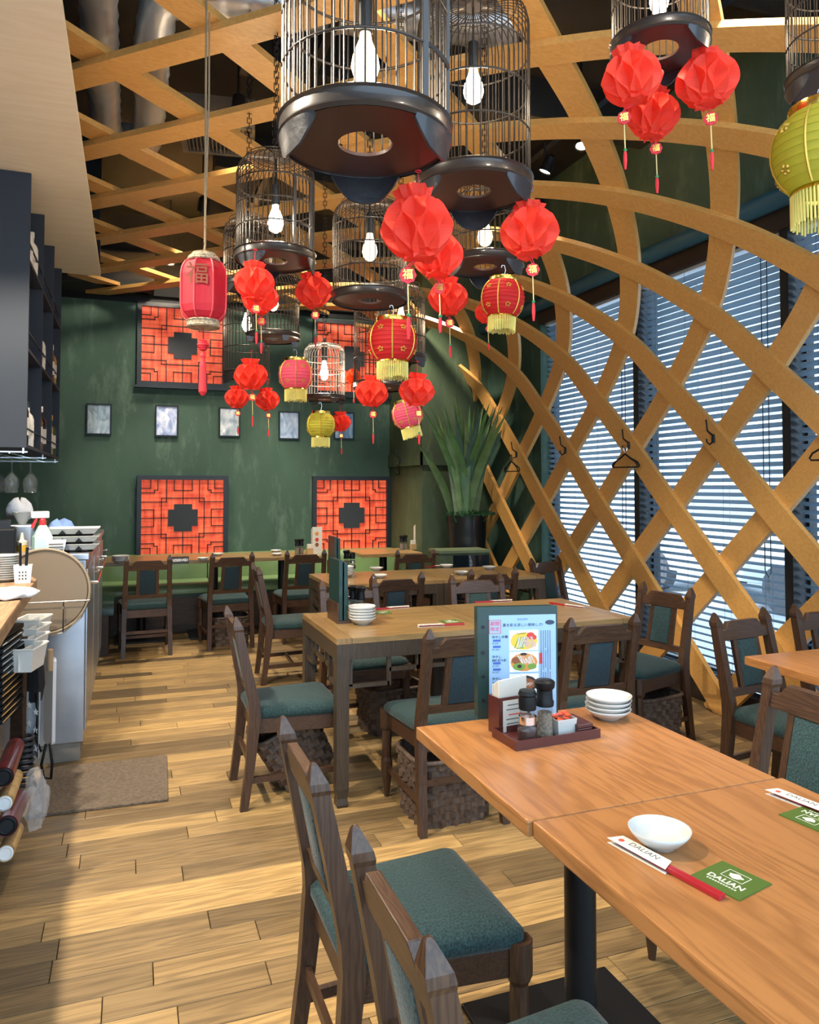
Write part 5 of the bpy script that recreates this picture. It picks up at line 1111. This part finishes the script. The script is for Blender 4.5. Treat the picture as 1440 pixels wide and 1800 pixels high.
p = ons(134, 972); tag(MB().lathe([(.045, 0), (.043, .02), (.028, .06), (.02, .07), (.012, .09), (.001, .092)], 18).build('steel_bell', M_chrome, smooth=True, loc=(p.x - .0, p.y + .45, 1.066)), 'small shiny steel bell behind the serving dishes', 'bell')
p = ons(92, 972); tag(MB().lathe([(.03, 0), (.034, .07), (.031, .07), (.028, .008), (.001, .008)], 18).build('brown_cup', plain('cup_brown', (.09, .035, .025), .35), smooth=True, loc=(p.x - .02, p.y + .28, 1.066)), 'dark brown cup in front of the blue cloth', 'cup')
p = ons(66, 972); t = thing('scrub_brush', 'green bristled brush beside the spray bottle', 'brush', (p.x - .03, p.y + .42, 1.066)); MB().lathe([(.02, 0), (.022, .09)], 12).build('handle', M_whitep, t)
br = MB(); rn = random.Random(2)
for k in range(60): a, q = rn.uniform(0, 6.28), rn.uniform(0, .03); br.tube([(q * .6 * math.cos(a), q * .6 * math.sin(a), .088), (q * 1.3 * math.cos(a), q * 1.3 * math.sin(a), .15)], .0018, 3)
br.build('bristles', plain('bristle_green', (.02, .16, .04), .6), t, kind='stuff')
p = ons(98, 975); t = thing('wire_basket', 'small white plastic basket beside the spray bottle', 'basket', (p.x - .005, p.y + .06, 1.066), .1)
MB().loops([[(s * a, q * a * .8, z) for s, q in ((-1, -1), (1, -1), (1, 1), (-1, 1))] for a, z in ((.035, 0), (.048, .07), (.045, .07), (.032, .004))], True, True).build('body', M_whitep, t)
for z in (.02, .035, .05): MB().bx(-.034, .034, -.0415 - z * .03, -.0365 - z * .1, z, z + .004).build('slot', M_black, t)
t = thing('card_terminal', 'black machine with white bowl on top at the left edge', 'machine', (-.76, 4.42, 1.066), R(6)); MB().bx(-.16, .20, -.04, .2, 0, .13).build('body', M_black, t, bevel=.01); MB().bx(-.14, .17, -.02, .18, .13, .17).build('grille_block', M_blackm, t)
for k in range(7): MB().bx(-.12 + k * .035, -.10 + k * .035, -.025, -.02, .135, .165).build('grille_bar', M_frame, t)
q = at(33, 895, 4.1); tag(MB().lathe([(.02, 0), (.022, .006), (.055, .07), (.052, .07), (.02, .012), (.001, .01)], 24).build('white_bowl', M_white, smooth=True, loc=(q.x, q.y + .15, 1.20)), 'white bowl propped beside the black machine', 'bowl')
t = tag(MB().bx(-.06, .06, -.06, .06, 0, .134).build('steel_canister', M_steel, bevel=.01, loc=(q.x, q.y + .15, 1.0655)), 'small steel canister carrying the white bowl', 'canister')
q = at(22, 860, 4.2); tag(MB().loops([[(q.x + math.cos(a) * .07 * f, q.y + .3 + math.sin(a) * .05 * f, 1.24 + z + .02 * math.sin(2 * a)) for a in [2 * PI * k / 20 for k in range(20)]] for f, z in ((1.0, -.003), (1.05, .03), (.9, .06), (.5, .085), (.15, .09))]).build('white_cloth', plain('cloth_white', (.70, .72, .76), .9, bump=.5, bs=30), smooth='all'), 'white cloth draped behind the black machine', 'cloth')
# below the wooden counter
for k in range(14):
    c = at(6, 1122 + k * 11.5, 3.0 + .0 * k); b = thing('menu_binder', '%s black menu binder in the stack under the wooden counter' % ('top', 'second', 'third', 'fourth', 'fifth', 'sixth', 'seventh', 'eighth', 'ninth', 'tenth', 'eleventh', 'twelfth', 'thirteenth', 'bottom')[k], 'binder', (c.x - .06, c.y + .05, .83 - k * .0247), R(-8 + (k % 3)), 'black menu binders'); MB().bx(-.14, .09, -.15, .15, -.011, .008).build('cover', M_black, b); MB().bx(.0905, .0925, -.15, .15, -.004, .001).build('metal_edge', M_chrome, b)
def bin_(lb, px, py, dep):
    c = at(px, py, dep); t = thing('plastic_bin', lb, 'bin', c, R(-14), 'white plastic bins')
    MB().loops([[(s * a, q * a * 1.5, z) for s, q in ((-1, -1), (1, -1), (1, 1), (-1, 1))] for a, z in ((.045, -.05), (.055, .04), (.060, .042), (.058, .048), (.050, .046), (.042, -.044))], True, True).build('shell', plain('bin_white', (.74, .73, .68), .4), t)
    MB().bx(-.0015, .0015, -.08, .08, -.044, .038).build('partition', M_whitep, t)
for k, (x, y, lb) in enumerate(((58, 1102, 'topmost white plastic bin under the counter'), (54, 1118, 'second white plastic bin under the counter'), (50, 1136, 'third white plastic bin under the counter'), (46, 1154, 'lowest white plastic bin under the counter'))): bin_(lb, x, y, 3.55 - k * .14)
c = at(87, 1232, 3.62); tag(MB().loops([[(x, y, z) for x, z in [(s * .030 + .0 + .012 * math.cos(a) * (1 if s > 0 else -1) * 0 + (.018 * math.cos(a)), .19 * q + .018 * math.sin(a)) for s, q, a0 in ((1, 1, 0), (-1, 1, 90), (-1, -1, 180), (1, -1, 270)) for a in (R(a0), R(a0 + 45), R(a0 + 90))]] for y in (-.008, .008)]).build('cutting_board', M_whitep, loc=(c.x, c.y + .02, c.z), rot=(0, 0, R(-62))), 'white cutting board hanging on the steel counter', 'board')
c = at(88, 1160, 3.5); tag(MB().lathe([(.012, -.05), (.014, -.048), (.014, .045), (.010, .05)], 12).build('wooden_clip', plain('clip_wood', (.45, .30, .17), .6), loc=c), 'small wooden clip before the cutting board', 'clip')
c = at(58, 1195, 3.3); t = thing('apron_bag', 'black waist pouch hanging with dangling straps', 'bag', c, R(-30))
MB().loops([[(x * f, y, z * 1.0) for x, z in ((-.045, .09), (.0, .11), (.04, .085), (.05, -.02), (.035, -.09), (-.04, -.10), (-.055, -.03))] for f, y in ((.9, -.022), (1.0, -.008), (1.0, .01), (.9, .02))]).build('pouch', plain('pouch_black', (.012, .012, .014), .75, bump=.3, bs=80), t, smooth=True)
MB().tube([(.03, -.02, -.05), (.045, -.025, -.15), (.04, -.03, -.24), (.06, -.02, -.30), (.085, .0, -.27), (.10, .0, -.36), (.095, .0, -.42), (.06, .0, -.42), (.055, -.01, -.36), (.075, -.01, -.27)], .006, 6).build('strap', M_black, t, smooth='all')
c = at(55, 1272, 3.28); t = thing('star_cloth', 'grey hanging cloth printed with white stars', 'cloth', c, R(-35))
MB().loops([[(x, -.004 + .010 * math.sin(x * 90), z) for x in [-.05 + .01 * k for k in range(11)]] + [(x, .004 + .010 * math.sin(x * 90), z) for x in [.05 - .01 * k for k in range(11)]] for z in (-.14, -.05, .05, .14)]).build('cloth', plain('cloth_grey', (.34, .35, .36), .9), t, smooth=True)
def star(r): return [(r * (1 if k % 2 == 0 else .42) * math.sin(PI * k / 5), r * (1 if k % 2 == 0 else .42) * math.cos(PI * k / 5)) for k in range(10)]
for k in range(10):
    x, z = -.032 + .034 * (k % 3), .11 - .026 * k; MB().prism([(a + x, b + z) for a, b in star(.016)], -.017, -.0155, 'y').build('star_print', M_whitep, t)
c = at(33, 1210, 3.2); tag(MB().bx(-.03, .03, -.012, .012, -.22, .22).build('brown_board', M_kick, loc=c, rot=(0, 0, R(-30)), bevel=.003), 'upright brown board beside the binders', 'board')
M_roll = plain('red_vinyl', (.13, .018, .02), .35, coat=.3, var=.35, vs=25); M_log = plain('pale_log', (.52, .36, .16), .6, var=.3, vs=15)
def roll(lb, a, b, rpx, d0, d1, m, cat='roll'):
    p0, p1 = at(*a, d0), at(*b, d1); r = rpx * d0 / CF; t = thing('rolled_cover' if m is M_roll else 'wooden_roller', lb, cat, p0, 0, 'rolled covers stacked on the floor'); d = p1 - p0; ax = d.normalized()
    u = ax.cross(Vector((0, 0, 1))).normalized(); w = u.cross(ax)
    def circ(c, rr_): return [c + (u * math.cos(2 * PI * k / 20) + w * math.sin(2 * PI * k / 20)) * rr_ for k in range(20)]
    MB().loops([circ(Vector(), r * .93), circ(Vector() - ax * .002, r), circ(d, r), circ(d, r * .9)]).build('tube', m, t, smooth=True)
    MB().loops([circ(-ax * .003, r * .9), circ(-ax * .006, r * .72), circ(-ax * .004, r * .6), circ(ax * .012, r * .55)]).build('end_cap', M_black if m is M_roll else M_whitep, t, smooth=True)
roll('upper red vinyl roll at the left edge', (6, 1366), (27, 1312), 17, 2.72, 3.10, M_roll); roll('pale wooden roller between the red rolls', (8, 1412), (27, 1365), 14, 2.70, 3.05, M_log); roll('lower red vinyl roll at the left edge', (12, 1452), (33, 1405), 18, 2.62, 2.98, M_roll); roll('bottom pale roller with white end', (10, 1500), (28, 1458), 14, 2.60, 2.9, M_log)
c = at(45, 1335, 3.2); t = thing('coiled_hose', 'dark coiled strap hanging beside the red rolls', 'strap', c); cb = MB()
for k in range(9): cb.ring((0, 0, -.10 + k * .024), .028, .008, 16, 5)
cb.build('coil', plain('coil_dark', (.03, .033, .04), .5), t, smooth='all')
c = at(62, 1405, 2.95); rn = random.Random(8); L = []
for i in range(9):
    u = i / 8; L.append([((.022 + .022 * math.sin(PI * u)) * math.cos(2 * PI * k / 18) * (1 + rn.uniform(-.25, .25)), (.03 + .025 * math.sin(PI * u)) * math.sin(2 * PI * k / 18) * (1 + rn.uniform(-.25, .25)), -.11 + .22 * u + rn.uniform(-.008, .008)) for k in range(18)])
m_, nt_, p_ = nm('clear_film'); p_.inputs['Base Color'].default_value = (.85, .88, .9, 1); p_.inputs['Roughness'].default_value = .12; p_.inputs['Alpha'].default_value = .22
tag(MB().loops(L).build('plastic_bag', m_, loc=c), 'crumpled clear plastic bag beside the red rolls', 'bag')
# ================================================================== LAMPS OF THE ROOM
def spot(loc, tgt, e, label, size=70, blend=0.5, col=(1.0, 0.88, 0.70), rad=0.09):
    t = thing('track_spotlight', label, 'spotlight', loc, 0, 'track spotlights above the lattice')
    d = (Vector(tgt) - Vector(loc)).normalized(); q = d.to_track_quat('-Z', 'Y').to_euler()
    MB().lathe([(0.02, 0.12), (0.04, 0.10), (0.045, 0.0), (0.048, -0.005), (0.04, -0.002), (0.03, 0.03)], 14, cap0=True, cap1=True).build('can', M_blackm, t, smooth=True, rot=q)
    MB().lathe([(0.036, 0.002), (0.001, 0.004)], 14).build('lens', plain('spot_lens', (1, 1, 1), 0.3, emit=(1.0, 0.88, 0.68), es=30.0), t, rot=q)
    MB().tube([(0, 0, 0.06), (0, 0, CT - loc[2])], 0.008, 6).build('stem', M_blackm, t)
    light('spot_lamp', 'SPOT', (d.x * 0.06, d.y * 0.06, d.z * 0.06), e, col, q, t, spot_size=R(size), spot_blend=blend, shadow_soft_size=rad)
SPOTS = [((2.72, 4.13, 3.62), (2.0, 3.6, 0.4), 'bright track spotlight right of the centre, upper of the pair'),
 ((2.70, 4.56, 3.62), (1.6, 5.6, 0.4), 'bright track spotlight right of the centre, lower of the pair'),
 ((0.34, 7.75, 3.62), (0.4, 6.8, 0.3), 'bright track spotlight above the back wall tables'),
 ((1.1, 7.3, 3.75), (0.9, 6.9, 0.2), 'track spotlight over the reserved table'),
 ((1.05, 2.9, 3.75), (0.9, 2.1, 0.3), 'track spotlight over the two nearest tables'),
 ((0.6, 4.7, 3.75), (0.3, 3.9, 0.0), 'track spotlight over the aisle by the steel counter'),
 ((1.2, 0.9, 3.75), (0.9, 1.5, 0.3), 'track spotlight nearest the camera overhead'),
 ((2.5, 6.6, 3.75), (2.9, 7.4, 1.3), 'track spotlight aimed at the stub wall'),
 ((2.3, 2.2, 3.75), (2.3, 2.6, 0.4), 'track spotlight over the right hand table'),
 ((.55, 6.6, 3.78), (.45, 8.3, 1.9), 'left added spotlight washing the green back wall'),  # unseen wall washer, added to brighten the far wall
 ((1.9, 6.5, 3.78), (1.95, 8.3, 1.8), 'right added spotlight washing the green back wall')]  # its unseen partner, added to lift the wall's right half
EN = [150, 170, 260, 260, 75, 130, 60, 150, 120, 95, 105]
for i, (l, t_, lb) in enumerate(SPOTS): spot(l, t_, EN[i], lb, size=(70, 80, 95, 95, 70, 80, 70, 70, 70, 100, 100)[i])

for k, (x, y) in enumerate(((-.74, 3.35), (-.74, 2.0))):
    t = thing('soffit_downlight', ('recessed downlight in the soffit before the navy shelf', 'recessed downlight in the soffit over the wooden counter')[k], 'downlight', (x, y, 3.09))
    MB().lathe([(.06, -.001), (.062, -.006), (.045, -.004), (.04, 0)], 20).build('trim_ring', M_whitep, t)
    MB().lathe([(.042, -.0045), (.001, -.0045)], 20, cap0=False).build('lens', plain('downlight_lens', (1, 1, 1), .3, emit=(1, .9, .72), es=20), t)
    light('downlight_lamp', 'SPOT', (0, 0, -.02), 200, (1.0, .87, .68), (0, R(-8), 0), t, spot_size=R(130), spot_blend=.4, shadow_soft_size=.03)
